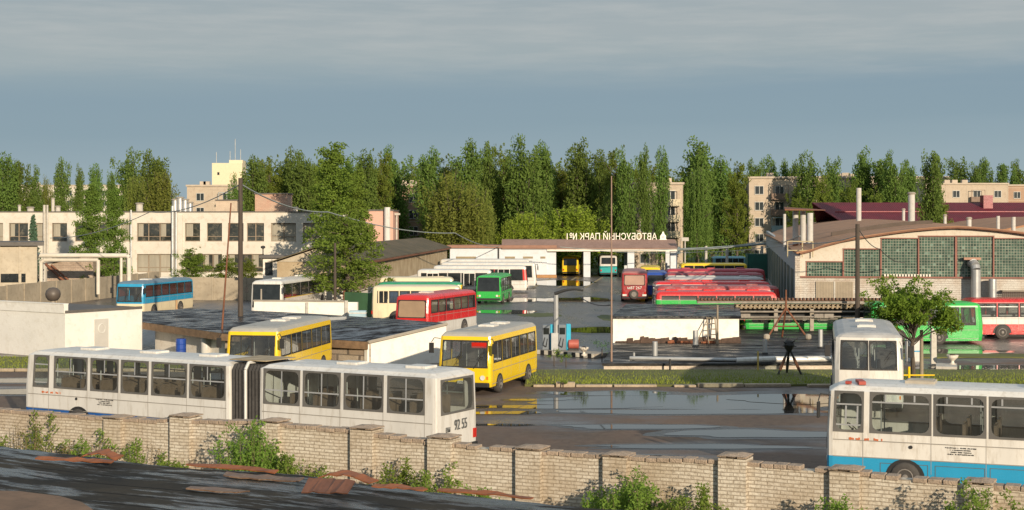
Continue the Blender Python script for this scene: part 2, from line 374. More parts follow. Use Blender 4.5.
def bus_shell(root, L_, W, Ht, o):
    """body shell + windows of one rigid section; +x is forward"""
    near = o.get('near', False); hx = L_/2; hw = W/2
    z0 = o.get('skirt', .34); zb = o.get('belt', .95); zs = o.get('sill', 1.6); zt = o.get('top', Ht-.32)
    zws = o.get('ws', 1.25); zrs = o.get('rs', 1.5); zwt = o.get('wt', zt); zrt = o.get('rt', zt)
    rk = o.get('rake', .12); bul = o.get('bulge', .10); rb = o.get('rear_bulge', .05)
    er = o.get('edge', 1.0)
    tab = [(z0, .03, .05, .03), (z0+.25, 0, 0, 0), (zs, 0, .0, 0), (zt, .03, rk, .03), (Ht-.24, .05, rk+.03, .05),
           (Ht-.14, .10+.04*er, rk+.10, .12), (Ht-.07, .24*er, rk+.22, .24), (Ht-.02, .55*er, rk+.5, .5), (Ht, .9*hw, rk+.9, .9)]
    cx = o.get('corner', .24)
    zl = sorted(set(round(z, 4) for z in [z0, z0+.25, zb, zws, zrs, zs, zt, zwt, zrt, Ht-.24, Ht-.14, Ht-.07, Ht-.02, Ht]))
    if o.get('stripe'): zl = sorted(set(zl+[round(o['stripe'][0], 4), round(o['stripe'][1], 4)]))
    wl = o.get('wl', []); wr = o.get('wr', []); fwins = o.get('wf', [(-hw+.12, 0), (0, hw-.12)]); rwins = o.get('wb', [(-hw+.25, hw-.25)])
    P = []; Fl = []
    def side(wins, y, fwd, key):
        wins = [(max(w[0], -hx+cx), min(w[1], hx-cx)) for w in wins]
        st = [-hx+cx, hx-cx]; [st.extend(w) for w in wins]; st = sorted(set(round(s, 4) for s in st if -hx+cx-1e-4 <= s <= hx-cx+1e-4))
        segs = list(zip(st, st[1:]))
        if not fwd: segs = [(b, a) for a, b in reversed(segs)]
        for a, b in segs:
            lo, hi = min(a, b), max(a, b); k = None
            for q, (w0, w1) in enumerate(wins):
                if abs(lo-w0) < 2e-3 and abs(hi-w1) < 2e-3: k = (key, q)
            P.append((a, y)); Fl.append(k)
        return segs[-1][1]
    def face(wins, x, up, key, bl):
        lim = hw-cx*.6; st = [-lim, lim]; [st.extend(w) for w in wins]; st = sorted(set(max(-lim, min(lim, round(s, 4))) for s in st))
        segs = list(zip(st, st[1:]))
        if not up: segs = [(b, a) for a, b in reversed(segs)]
        for a, b in segs:
            lo, hi = min(a, b), max(a, b); k = None
            for q, (w0, w1) in enumerate(wins):
                if abs(lo-max(-lim, w0)) < 2e-3 and abs(hi-min(lim, w1)) < 2e-3: k = (key, q)
            P.append((x+(bl*(1-(a/hw)**2))*(1 if x > 0 else -1), a)); Fl.append(k)
        b = segs[-1][1]; return (x+(bl*(1-(b/hw)**2))*(1 if x > 0 else -1), b)
    # counter-clockwise: right side (y=-hw) forward, front face, left side backward, rear face
    def corner(p, q, c):
        P.append(p); Fl.append(None)
        P.append((p[0]*.25+q[0]*.25+c[0]*.5, p[1]*.25+q[1]*.25+c[1]*.5)); Fl.append(None)
    side(wr, -hw, True, 'r'); lim = hw-cx*.6
    corner((hx-cx, -hw), (hx+bul*(1-(lim/hw)**2), -lim), (hx, -hw))
    e = face(fwins, hx, True, 'f', bul); corner(e, (hx-cx, hw), (hx, hw))
    side(wl, hw, False, 'l'); corner((-hx+cx, hw), (-hx-rb*(1-(lim/hw)**2), lim), (-hx, hw))
    e = face(rwins, -hx, False, 'b', rb); corner(e, (-hx+cx, -hw), (-hx, -hw))
    n = len(P)
    def pos(p, z):
        dy, df, dr = interp(tab, z); sx = (hx-(df if p[0] > 0 else dr)*(abs(p[0])/hx)**6)/hx
        return Vector((p[0]*sx, p[1]*(hw-dy)/hw, z))
    mb = MB(); crown = .03
    for z in zl:
        for p in P: mb.v.append(tuple(pos(p, z)))
    rng = {'r': (zs, zt), 'l': (zs, zt), 'f': (zws, zwt), 'b': (zrs, zrt)}
    cm = {'skirt': 0, 'low': 1, 'band': 2, 'roof': 3, 'stripe': 4}
    for k in range(len(zl)-1):
        za, zc = zl[k], zl[k+1]; zm = (za+zc)/2
        for j in range(n):
            f = Fl[j]
            if f and rng[f[0]][0]-1e-3 <= za and zc <= rng[f[0]][1]+1e-3 and not (f[0] == 'b' and o.get('noback')): continue
            q = (j+1) % n
            mi = 0 if zm < zb else 1 if zm < zs else 2 if zm < Ht-.24 else 3
            if o.get('stripe') and o['stripe'][0] < zm < o['stripe'][1]: mi = 4
            mb.f.append((k*n+j, k*n+q, (k+1)*n+q, (k+1)*n+j)); mb.m.append(mi)
    mb.f.append(tuple((len(zl)-1)*n+j for j in range(n))); mb.m.append(3)
    body = mb.build('body', o['mats'], root)
    s = body.modifiers.new('t', 'SOLIDIFY'); s.thickness = .035; s.offset = -1
    gm = o.get('glass', GL if near else DARKG)
    for j in range(n):
        f = Fl[j]
        if not f or (f[0] == 'b' and o.get('noback')): continue
        q = P[(j+1) % n]; za, zc = rng[f[0]]
        A, B, C, D = pos(P[j], za), pos(q, za), pos(q, zc), pos(P[j], zc)
        nn = (B-A).cross(D-A).normalized()
        w = MB(); hb = o.get('hb', ()) if f[0] in 'lr' else (); vb = o.get('vb', ()) if f[0] in 'lr' else ()
        if f[0] == 'l' and f[1] == 0 and 'drv_hb' in o: hb = o['drv_hb']; vb = o['drv_vb']
        win_mesh(w, A, B, C, D, nn, fw=o.get('fw', .045), rad=o.get('rad', .13), hbars=hb, vbars=vb)
        nm = {'f': 'windshield', 'b': 'rear_window', 'r': 'window', 'l': 'window'}[f[0]]
        g2 = o.get('wsglass', gm) if f[0] == 'f' else o.get('rearglass', gm) if f[0] == 'b' else gm
        w.build(nm, [o.get('frame', RUBBER), g2, o.get('bar', ALU)], root)
    if o.get('seams', near or L_ > 7):
        sm = MB()
        for wins, sg in ((wl, 1), (wr, -1)):
            xs = sorted(set([round(w_[0], 2) for w_ in wins]+[round(wins[0][1], 2)])) if wins else []
            for x in xs:
                if abs(x) < hx-cx-.05: y = sg*(hw+.004); sm.box(x-.008, x+.008, min(y, y-sg*.012), max(y, y-sg*.012), z0+.27, zs-.03)
            y = sg*(hw+.012)
            for zz in (zb, (zb+zs)/2+.12): sm.box(-hx+cx+.02, hx-cx-.02, min(y, y-sg*.02), max(y, y-sg*.02), zz-.012, zz+.012)
        sm.build('panel_beading', o.get('bead', BEAD), root)
    return pos

_wheel = {}
def wheel(root, x, y, r, side, near):
    k = (round(r, 2), side)
    if k not in _wheel:
        t = MB(); i0 = side
        pr = [(r*.55, -.13), (r*.9, -.14), (r, -.10), (r, .10), (r*.9, .14), (r*.55, .13)]
        t.lathe(pr, n=20); tyre = t.mesh('tyre', TYRE)
        for v in tyre.vertices: v.co = (v.co.x, v.co.z, v.co.y)
        tyre.flip_normals(); tyre.polygons.foreach_set('use_smooth', [True]*len(tyre.polygons))
        m = MB(); m.lathe([(r*.56, -.10), (r*.56, .145), (r*.5, .15), (r*.42, .09), (r*.22, .10), (r*.18, .17), (r*.05, .18)], n=16)
        rim = m.mesh('rim', RIM)
        for v in rim.vertices: v.co = (v.co.x, v.co.z*side, v.co.y)
        _wheel[k] = (tyre, rim)
    tyre, rim = _wheel[k]
    a = bpy.data.objects.new('wheel', tyre); COL.objects.link(a); a.parent = root; a.location = (x, y, r)
    b = bpy.data.objects.new('rim', rim); COL.objects.link(b); b.parent = a
def arch(root, x, y, r, side, zc):
    """dark half-round wheel opening lip, 6 mm proud of the skirt"""
    mb = MB()
    n = 12; i = len(mb.v)
    for yy in (y, y+side*.012):
        mb.v.append((x, yy, .22))
        for k in range(n+1):
            a = math.pi*k/n; mb.v.append((x+math.cos(a)*r, yy, max(zc+math.sin(a)*r*.95, .22)))
    q = n+2; ring = list(range(1, q))
    mb.f.append(tuple(i+k for k in range(q))); mb.f.append(tuple(i+q+k for k in reversed(range(q)))); mb.m += [0, 0]
    for a, b in zip(range(q), list(range(1, q))+[0]): mb.f.append((i+a, i+b, i+q+b, i+q+a)); mb.m.append(0)
    return mb.build('wheel_arch', BLACK, root)
_seat = {}
def seats(root, xs, ys, zf, mat=SEAT):
    if mat.name not in _seat:
        m = MB(); m.box(-.2, .2, -.42, .42, .38, .48); m.box(-.24, -.16, -.42, .42, .44, 1.14); m.box(-.05, .05, -.3, .3, 0, .38)
        m.tube((-.21, -.38, 1.14), (-.21, .38, 1.2), .02)
        _seat[mat.name] = m.mesh('seat', mat)
    for x in xs:
        for y in ys:
            o = bpy.data.objects.new('seat', _seat[mat.name]); COL.objects.link(o); o.parent = root; o.location = (x, y, zf)
def bus(label, L_, W, Ht, centre, head, group='buses parked in the depot', cat='bus', name='parked_bus', zg=0, **o):
    """head: (dx,dy) forward direction in world"""
    root = thing(name, label, cat, (centre[0], centre[1], zg), math.atan2(head[1], head[0]), group)
    hx, hw = L_/2, W/2; near = o.get('near', False)
    if 'wl' not in o:
        nw = o.get('nwin', max(3, round((L_-1.2)/1.35))); a0, a1 = -hx+.35, hx-o.get('wfront', .4); st = (a1-a0)/nw
        ws = [(a0+k*st+.05, a0+(k+1)*st-.05) for k in range(nw)]; o['wl'] = list(reversed(ws)); o['wr'] = ws
    pos = bus_shell(root, L_, W, Ht, o)
    zf = o.get('floor', .85)
    if near:
        m = MB(); m.box(-hx+.1, hx-.15, -hw+.06, hw-.06, zf-.06, zf)
        m.build('floor', INT, root)
        seats(root, o.get('seatx', [-hx+.6+.85*k for k in range(int((L_-2.2)/.85))]), (-hw+.52, hw-.52), zf, o.get('seat', SEAT))
        p = MB()
        for k in range(4):
            x = -hx+1.2+k*(L_-2.6)/3
            p.tube((x, -.35, zf), (x, -.35, Ht-.1), .02, n=6); p.tube((x, .35, zf), (x, .35, Ht-.1), .02, n=6)
        p.tube((-hx+.5, .35, Ht-.35), (hx-1.2, .35, Ht-.35), .018, n=6); p.tube((-hx+.5, -.35, Ht-.35), (hx-1.2, -.35, Ht-.35), .018, n=6)
        p.build('handrail', ALU, root)
        if not o.get('nofront'):
            w = MB(); a = [(hx-.62+.16*math.sin(t*.5236), .62+.2*math.cos(t*.5236), zf+.82+.14*math.sin(t*.5236)) for t in range(13)]
            w.path(a, .016); w.tube((hx-.4, .62, zf), (hx-.62, .62, zf+.82), .03); w.build('steering_wheel', BLACK, root)
            d = MB(); d.box(hx-.42, hx-.14, -hw+.2, hw-.2, zf, o.get('ws', 1.25)+.02); d.build('dashboard', BLACK, root)
        if o.get('curtains'):
            pass
    if o.get('curt'):
        z1 = o.get('sill', 1.6); z2 = o.get('top', Ht-.32)
        for sgn, ws in ((-1, o['wr']), (1, o['wl'])):
            for k, (a, b) in enumerate(ws):
                if o.get('curtfull') or k % 3 != 2:
                    y = sgn*(hw-.10); c = MB(); f = .98 if k % 2 else .8
                    c.box(a+.04, a+(b-a)*f-.04, y-.012, y+.012, z1+.03, z2-.02); c.build('curtain', o['curt'], root)
    # wheels and arches
    rr = o.get('wr_', .48)
    for x in o.get('axles', (-hx+L_*.28, hx-L_*.2)):
        for sd in (-1, 1):
            arch(root, x, sd*(hw-.002), rr+.13, sd, rr*.95); wheel(root, x, sd*(hw-.08), rr, sd, near)
    if not o.get('noback'):
        b = MB(); b.box(-hx-.10, -hx+.05, -hw+.06, hw-.06, .38, .56); b.build('rear_bumper', o.get('bump', BLACK), root, bevel=.02)
        for sd in (-1, 1):
            t = MB(); t.box(-hx-.06, -hx+.02, sd*(hw-.22)-.09, sd*(hw-.22)+.09, .75, 1.0); t.build('tail_light', REDL, root)
    if not o.get('nofront'):
        b = MB(); b.box(hx-.08, hx+.13, -hw+.08, hw-.08, .36, .56); b.build('front_bumper', o.get('bump', BLACK), root, bevel=.03)
        for sd in (-1, 1):
            t = MB(); t.tube((hx-.02, sd*(hw-.38), .78), (hx+.09, sd*(hw-.38), .78), .11, n=14); t.build('headlight', CHROME, root)
            t = MB(); t.box(hx-.04, hx+.03, sd*(hw-.17)-.05, sd*(hw-.17)+.05, .70, .84); t.build('indicator', ORANGE, root)
        if L_ > 6 and not o.get('nomirror'):
            for sd in (-1, 1):
                m = MB(); m.path([(hx-.1, sd*(hw-.08), Ht-.35), (hx+.20, sd*(hw+.12), Ht-.30), (hx+.24, sd*(hw+.24), Ht-.5)], .02)
                m.box(hx+.20, hx+.27, sd*(hw+.24)-.11, sd*(hw+.24)+.11, Ht-.98, Ht-.52); m.build('mirror', BLACK, root, bevel=.015)
        if near or o.get('wipers'):
            for y in (-.55, .45):
                m = MB(); zz = o.get('ws', 1.25); m.tube((hx+.08, y, zz-.04), (hx+.03, y+.35, zz+.5), .012, n=5); m.tube((hx+.04, y+.15, zz+.35), (hx+.0, y+.42, zz+.72), .016, n=5)
                m.build('wiper', BLACK, root)
    if o.get('hatch'):
        for x in o['hatch']:
            m = MB(); m.box(x-.42, x+.42, -.38, .38, Ht-.03, Ht+.07); m.box(x-.36, x+.36, -.32, .32, Ht+.07, Ht+.09)
            m.build('roof_hatch', o.get('hatchmat', WHITE), root, bevel=.02)
    if o.get('doors'):
        for x, w in o['doors']:
            A = Vector((x-w/2, -hw-.008, .5)); B = Vector((x+w/2, -hw-.008, .5)); C = Vector((x+w/2, -hw+.0, Ht-.38)); D = Vector((x-w/2, -hw+.0, Ht-.38))
            m = MB(); win_mesh(m, A, B, C, D, Vector((0, -1, 0)), fw=.07, rad=.06, hbars=(.38,), vbars=((.5, 0, 1),), bw=.12, off=.02)
            for q in range(4): pass
            m.build('door', [o['mats'][1], DARKG, o['mats'][1]], root)
    return root
def from_corner(c, head, L_, W, side, front=True):
    """centre of a bus whose front (or rear) corner on `side` (+1 = its left) is at c; also its unit heading"""
    d = Vector(head).normalized(); n = Vector((-d.y, d.x))
    p = Vector(c)-n*side*W/2-(d*L_/2 if front else -d*L_/2)
    return (p.x, p.y), (d.x, d.y)

def scribble(name, mat, root, x, y, z, w, rows, h, face='l', seed=1, fill=.75):
    """blurred small print: rows of short strokes, face l = left side (+y), f = front (+x), b = back (-x)"""
    rnd = random.Random(seed); m = MB()
    for r in range(rows):
        t = 0; zz = z-r*h*1.5; ww = w*(1 if r == 0 else rnd.uniform(.55, .95))
        off = (w-ww)/2
        while t < ww:
            l = rnd.uniform(.3, .6)*h
            if rnd.random() < fill:
                a, b = off+t, off+t+l*.8
                z0 = zz+rnd.uniform(0, .25)*h; z1 = zz+h*rnd.uniform(.7, 1)
                if face == 'l': m.box(x-b, x-a, y, y+.004, z0, z1)
                elif face == 'f': m.box(x, x+.004, y-w/2+a, y-w/2+b, z0, z1)
                else: m.box(x-.004, x, y-w/2+a, y-w/2+b, z0, z1)
            t += l
    return m.build(name, mat, root)
# ---------------------------------------------------------------- ground, kerbs, puddles
ASPH = asphalt_mat(); WATER = water_mat()
GRASS = pm('grass_ground', (.13,.14,.035), .95, var=.35, sc=.6, bump=.6, bsc=20, dirt=(.16,.12,.06))
m = MB(); m.quad((-900,-30,0), (900,-30,0), (900,232,0), (-900,232,0)); m.build('yard_ground', ASPH).__setitem__('kind', 'structure')
FIELD = pm('far_field', (.07,.11,.025), .95, var=.3, sc=.05, dirt=(.09,.09,.04))
m = MB(); m.quad((-3500,232,0), (3500,232,0), (3500,5000,0), (-3500,5000,0)); m.build('far_field_ground', FIELD).__setitem__('kind', 'structure')
def strip(name, pts, z, mat, hump=.0):
    """irregular green strip: grid patch with a soft hump"""
    o = MB(); o.prism(pts, 0.0, z, 0); t = o.build(name, mat); t['kind'] = 'structure'; return t
def rough_edge(x0, x1, y, amp, n):
    return [(x0+(x1-x0)*k/n, y+uni(-amp, amp)) for k in range(n+1)]
gpoly = rough_edge(.6, 27, 71.2, .12, 40)+list(reversed(rough_edge(.8, 27, 77.2, .1, 12)))
strip('grass_strip', gpoly, [.10]*41+[.22]*13, GRASS)
gp2 = rough_edge(-42, -14.5, 78.6, .15, 30)+list(reversed(rough_edge(-42, -14.5, 86, .1, 8)))
strip('grass_strip', gp2, .10, GRASS)
gp3 = rough_edge(20, 60, 86, .3, 20)+list(reversed(rough_edge(20, 60, 88.2, .3, 8))); strip('grass_strip', gp3, .06, GRASS)
# moss patch in the yard
def blob(name, cx, cy, rx, ry, z, mat, seed, n=64, kind='structure', rot=0, amp=.35):
    rnd = random.Random(seed); ph = [rnd.uniform(0, 6.28) for _ in range(9)]
    pts = []
    for k in range(n):
        t = 2*math.pi*k/n; r = 1+amp*sum(math.sin((q+2)*t+ph[q])/(q+1.6) for q in range(9))*.55
        x, y = rx*r*math.cos(t), ry*r*math.sin(t); pts.append((cx+x*math.cos(rot)-y*math.sin(rot), cy+x*math.sin(rot)+y*math.cos(rot)))
    o = MB(); i = 0; o.v = [(p[0], p[1], z) for p in pts]; o.f = [tuple(range(n))]; o.m = [0]
    t = o.build(name, mat); t['kind'] = kind; return t
blob('moss_patch', *G(540, 315), 1.6, 3.0, .008, pm('moss', (.10,.12,.03), .9, var=.4), 3)
blob('moss_patch', *G(608, 318), .8, 4.0, .008, MATS['moss'], 5)
DAMP = pm('damp_asphalt', (.035,.029,.026), .42, var=.4, sc=2, bump=.2, bsc=12, dirt=(.06,.05,.04))
for (a, b_, rx, ry, sd) in ((735,402,5.4,3.1,1), (640,401,4.8,2.2,2), (560,407,3.6,.7,8), (700,412,5.4,.8,4), (610,393.5,3.2,.8,6), (790,400,2.6,1.4,19),
                            (640,427,2.6,.7,7), (760,434,3.4,1.0,9), (700,447,3.6,.5,10), (30,392,4.5,1.2,12), (12,381,3.5,1.2,13), (500,413,1.7,.5,14), (540,400,1.5,.4,15), (585,455,2.0,.3,16), (500,425,1.4,.25,17)):
    blob('puddle', *G(a, b_), rx, ry, .008+sd*.0006, WATER, sd); blob('damp_asphalt', *G(a, b_), rx*1.22, ry*1.5, .0035+sd*.0001, DAMP, sd)
for (a, b_, rx, ry, sd) in ((575,300,3.6,5,21), (520,300,2.6,4,22), (600,330,2.5,3,23), (560,283,5,8,24), (505,312,2.6,3,25), (950,352,4,1.6,26), (1000,368,4,1.2,27), (980,357,3,.6,28)):
    blob('puddle', *G(a, b_), rx, ry, .008+sd*.0006, WATER, sd); blob('damp_asphalt', *G(a, b_), rx*1.22, ry*1.5, .0035+sd*.0001, DAMP, sd)
# broken kerb along the green strip: one run of slabs
KERB = pm('kerb_concrete', (.42,.34,.24), .9, var=.3, sc=2, bump=.4, dirt=(.12,.10,.07))
m = MB(); x = 1.0
while x < 24:
    l = uni(.9, 2.2); g_ = uni(.02, .25) if random.random() < .8 else .8
    t = uni(-.05, .05); y = 71.0+uni(-.10, .08); h = uni(.10, .26)
    m.box(x, x+l, y-.14, y+.2, 0, h, rot=t); x += l+g_
m.build('kerb', KERB, bevel=.03)['kind'] = 'structure'
m = MB(); x = -41
while x < -15: l = uni(1.5, 2.6); m.box(x, x+l, 78.25+uni(-.05, .05), 78.5, 0, .16); x += l+.05
m.build('kerb', KERB, bevel=.02)['kind'] = 'structure'
# grass blades on the strips
def tufts(name, area, n, h, mat, seed, zb=.05):
    rnd = random.Random(seed); o = MB()
    for _ in range(n):
        x, y = area(rnd); a = rnd.uniform(0, 3.14); w = rnd.uniform(.015, .04); hh = h*rnd.uniform(.4, 1.3)
        dx, dy = math.cos(a)*w, math.sin(a)*w; lx, ly = rnd.uniform(-.06, .06), rnd.uniform(-.06, .06); i = len(o.v)
        o.v += [(x-dx, y-dy, zb), (x+dx, y+dy, zb), (x+lx, y+ly, zb+hh)]; o.f.append((i, i+1, i+2)); o.m.append(0)
    t = o.build(name, mat); tag(t, None, None, None, 'stuff'); return t
BLADE = leafmat('grass_blade', (.20,.205,.037), (.15,.15,.032), .3)
tag(tufts('grass', lambda r: (r.uniform(.7, 26.5), 71.3+5.9*r.random()), 14000, .16, BLADE, 5, .08), 'short grass on the long green strip in the middle of the yard', 'grass')
tag(tufts('grass', lambda r: (r.uniform(-41, -14.8), 78.7+7.2*r.random()), 9000, .14, BLADE, 6, .06), 'short grass on the green strip below the white block building at the left', 'grass')
# wheel ruts / painted lanes by the gate
m = MB()
for k, px in enumerate((505, 520, 553, 577, 603, 640, 648)):
    x0, y0 = G(px, 277); x1, y1 = G(px-22+k, 288)
    m.quad((x1-.15, y1, .012), (x1+.15, y1, .012), (x0+.15, y0, .012), (x0-.15, y0, .012))
m.build('lane_marking', pm('worn_yellow_line', (.40,.30,.14), .7, var=.5))['kind'] = 'structure'

# ---------------------------------------------------------------- near flat roof and silicate brick wall
def roofpt(px, py, z=3.6): return G(px, py, z)
rA = roofpt(-70, 440.5); rB = roofpt(700, 518)
near = thing('flat_roofed_building', 'near building with a wet black tar felt roof along the bottom edge', 'building', (rA[0], rA[1], 0), math.atan2(rB[1]-rA[1], rB[0]-rA[0]))
ln = math.hypot(rB[0]-rA[0], rB[1]-rA[1])
m = MB(); nx = 90; jag = [uni(-.05, .05) for _ in range(nx+1)]
for k in range(nx+1):
    x = ln*1.6*k/nx; y = jag[k]+(.05*math.sin(x*1.7)); zz = 3.6+.03*math.sin(x*.9)
    m.v += [(x, y, zz-.13), (x, y, zz), (x, -6, 3.60), (x, -16, 3.62)]
for k in range(nx):
    for q in range(3): m.f.append((4*k+q, 4*k+4+q, 4*k+5+q, 4*k+1+q)); m.m.append(0)
ro = m.build('roof', BITN, near); 
ro.data.flip_normals()
m = MB(); m.box(0.2, ln*1.6-.2, -15.8, -.3, 0, 3.50); m.build('wall', CONC, near)
BROWNF = pm('dry_brown_felt', (.20,.12,.07), .95, var=.35, sc=2, dirt=(.08,.06,.04))
m = MB(); c0 = roofpt(35, 512)
# dried brown patch of felt
rnd = random.Random(4)
inv = near.matrix_basis.inverted() if False else None
def loc_near(px, py):
    x, y = roofpt(px, py, 3.62); a = near.rotation_euler.z; dx, dy = x-rA[0], y-rA[1]
    return (dx*math.cos(a)+dy*math.sin(a), -dx*math.sin(a)+dy*math.cos(a))
a_ = [loc_near(*p) for p in ((-60,490), (20,492), (60,497), (82,503), (95,512), (90,530), (-60,530))]
m.prism(list(reversed(a_)), 3.606, 3.634); m.build('felt_patch', BROWNF, near)
def sheet(label, px, py, w, d, rz, tilt, mat, name='scrap_sheet', bend=.25, cat='scrap sheet', group=None, lift=.04):
    x, y = roofpt(px, py, 3.63); o = MB(); n = 8
    for k in range(n+1):
        u = k/n; zz = bend*math.sin(u*math.pi)*(1 if k % 2 == 0 else .85)
        for v in (0, 1): o.v.append((w*(u-.5)+uni(-.03,.03), d*(v-.5)*(1-.45*abs(u-.4))*uni(.7,1.15), lift+zz+tilt*(v)+uni(0, .03)))
    for k in range(n): o.f.append((2*k, 2*k+2, 2*k+3, 2*k+1)); o.m.append(0)
    t = o.build(name, mat, None, (x, y, 3.62), rotz=rz); s = t.modifiers.new('s', 'SOLIDIFY'); s.thickness = .02
    return tag(t, label, cat, group)
RB = pm('rust_orange', (.30,.10,.035), .75, var=.45, sc=2.5, dirt=(.10,.05,.03), bump=.3)
DRU = pm('dark_rust_plate', (.14,.06,.035), .7, var=.4, sc=3, bump=.3)
BRN = pm('brown_sheet', (.17,.10,.06), .6, var=.4, sc=3, dirt=(.3,.24,.18), bump=.3)
g_ = 'rusty scrap lying on the near roof'
aw = near.rotation_euler.z
sheet('long narrow rusty strip lying near the left of the black roof edge', 75, 463, 1.5, .15, aw+.18, .03, RB, 'metal_strip', .01, 'metal strip', g_)
sheet('small peaked orange rust sheet at the roof edge left of the wall pillar', 102, 460, .8, .3, aw, .04, RB, group=g_, bend=.10)
sheet('long low rust brown sheet lying on the roof edge beneath the big green bush', 232, 471, 1.8, .16, aw+.05, .03, RB, group=g_, bend=.01)
sheet('broken flat brown felt slab on the wet roof, nearest slab of the pair', 218, 492, 1.0, .24, aw+.2, .0, BRN, 'felt_slab', .0, 'felt slab', g_)
sheet('ragged brown felt strip on the roof just right of the long rust sheet', 262, 480, 1.4, .24, aw+.1, .02, BRN, 'felt_slab', .0, 'felt slab', g_)
sheet('dark bent rusty plate standing on the roof, largest piece of scrap', 328, 494, .75, .34, aw+.25, .16, DRU, group=g_, bend=.01)
sheet('pointed orange rust sheet behind the dark bent plate', 348, 482, 1.0, .3, aw-.05, .03, RB, group=g_, bend=.09)
sheet('thin rusty off-cut on the roof right of the pointed sheet', 400, 491, .9, .18, aw, .02, RB, group=g_, bend=.02)
sheet('scrap of bent rust plate low on the roof edge at centre', 485, 497, 1.6, .14, aw, .02, RB, group=g_, bend=.02)

BRK = brick_mat('silicate_brick', (.60,.55,.46), (.50,.44,.35), (.36,.30,.23), bw=.24, bh=.068, ms=.009, dirt=(.33,.25,.16))
COP = pm('coping_brick', (.40,.31,.23), .95, var=.35, sc=6, bump=.6, bsc=30, dirt=(.17,.12,.09))
def WY(px): return 1/(.02857+.0108*px/1024)
tops = [(-60,404), (0,408.5), (107,417.5), (118,418), (173,420), (262,421), (353,430), (430,441), (518,449), (605,455), (720,460), (831,469), (965,482), (1024,487), (1090,493)]
def topz(px):
    for a, b in zip(tops, tops[1:]):
        if a[0] <= px <= b[0]:
            y = a[1]+(b[1]-a[1])*(px-a[0])/(b[0]-a[0]); return Z(y, WY(px))
wA = (X(-60, WY(-60)), WY(-60)); wB = (X(1090, WY(1090)), WY(1090)); wa = math.atan2(wB[1]-wA[1], wB[0]-wA[0])
wl_ = math.hypot(wB[0]-wA[0], wB[1]-wA[1])
wall = thing('brick_wall', 'long pale silicate brick wall with pillars between the near roof and the yard', 'wall', (wA[0], wA[1], 0), wa)
def wx(px): return math.hypot(X(px, WY(px))-wA[0], WY(px)-wA[1])
samp = [(-60+k*10) for k in range(116)]
m = MB()
for k, px in enumerate(samp):
    x = wx(px); z = topz(px)-.065+uni(-.012, .012)
    m.v += [(x, 0, 0), (x, 0, z), (x, .25, z), (x, .25, 0)]
for k in range(len(samp)-1):
    for q in range(3): m.f.append((4*k+q, 4*k+4+q, 4*k+5+q, 4*k+1+q)); m.m.append(0)
o_ = m.build('wall_panel', BRK, wall); o_.data.flip_normals()
m = MB(); x = 0; pxl = [(wx(p), p) for p in samp]
def px_at(x):
    for a, b in zip(pxl, pxl[1:]):
        if a[0] <= x <= b[0]: return a[1]+(b[1]-a[1])*(x-a[0])/(b[0]-a[0])
    return 1089
while x < wl_-.3:
    w = uni(.22, .27); z = topz(px_at(x+.1))
    if random.random() > .05:
        dz = uni(-.018, .012); m.box(x, x+w-.018, -.03+uni(-.015, .015), .27+uni(-.02, .02), z-.08+dz, z+dz, rot=uni(-.05, .05))
    x += w
m.build('coping', COP, wall, bevel=.012)
pil = [(107,12,418,1), (173,18,413,1.1), (262,14,419,1), (353,22,425,1.1), (430,22,434,1.1), (518,20,445,1.1), (605,22,452,1), (720,28,453,1.1), (831,30,467,1.1), (965,34,484,1)]
for px, w, yt, ww in pil:
    m = MB(); x = wx(px); wd = .47*ww; z = Z(yt+1.5, WY(px))
    z = max(z, topz(px)+.03)
    m.box(x, x+wd, -.12, .36, 0, z-.05)
    p = m.build('pillar', BRK, wall)
    c = MB()
    for q in range(3):
        for s_ in range(2): c.box(x-.02+q*(wd+.04)/3, x-.02+(q+1)*(wd+.04)/3-.015, -.13+s_*.27, .12+s_*.27, z-.03+uni(-.01, .01), z+.005, rot=uni(-.04, .04))
    c.hexa([(x, -.17, z), (x+wd, -.17, z), (x+wd, .37, z), (x, .37, z), (x+.15, -.02, z+.035), (x+wd-.18, -.02, z+.05), (x+wd-.15, .2, z+.045), (x+.15, .2, z+.03)])
    c.build('cap', COP, p, bevel=.012)

# ---------------------------------------------------------------- buses
HP = (F, H)
# articulated bus
Yl, Yr = F/26.9, F/31.9
A0 = Vector((X(25, Yl), Yl, 0)); A1 = Vector((X(436, Yr), Yr, 0)); dv = (A0-A1).normalized(); nv = Vector((-dv.y, dv.x, 0))  # nv = left of heading
if nv.y > 0: pass
def along(px):  # distance from the rear left corner for a sight column
    t0, t1 = 0.0, (A0-A1).length
    for _ in range(40):
        t = (t0+t1)/2; P = A1+dv*t
        if 512+F*P.x/P.y > px: t0 = t
        else: t1 = t
    return (t0+t1)/2
W = 2.5
side = 1 if nv.dot(Vector((0, -1, 0))) > 0 else -1
LT = (A0-A1).length
SEALG = pm('grey_window_seal', (.13,.125,.115), .6, var=.3)
IK = dict(skirt=.32, belt=.86, sill=1.64, top=2.80, ws=1.15, wt=2.72, rs=1.62, rt=2.72, corner=.12, bulge=.12, edge=.9, hb=(.53,), vb=((.5,.53,1),), near=True, wr_=.48, rad=.2, fw=.05, rake=.10, frame=SEALG)
LOWB = pm('low_band_blue', (.015,.10,.35), .4)
art = thing('articulated_bus', 'long white articulated bus with black bellows and number 92 55, behind the brick wall', 'articulated bus', (0,0,0), 0, 'buses parked in the depot')
mid = A1-nv*side*W/2+dv*LT/2
art.location = (mid.x, mid.y, 0); art.rotation_euler.z = math.atan2(dv.y, dv.x)
hl = LT/2
def lx(px): return along(px)-hl
class Off:
    pass
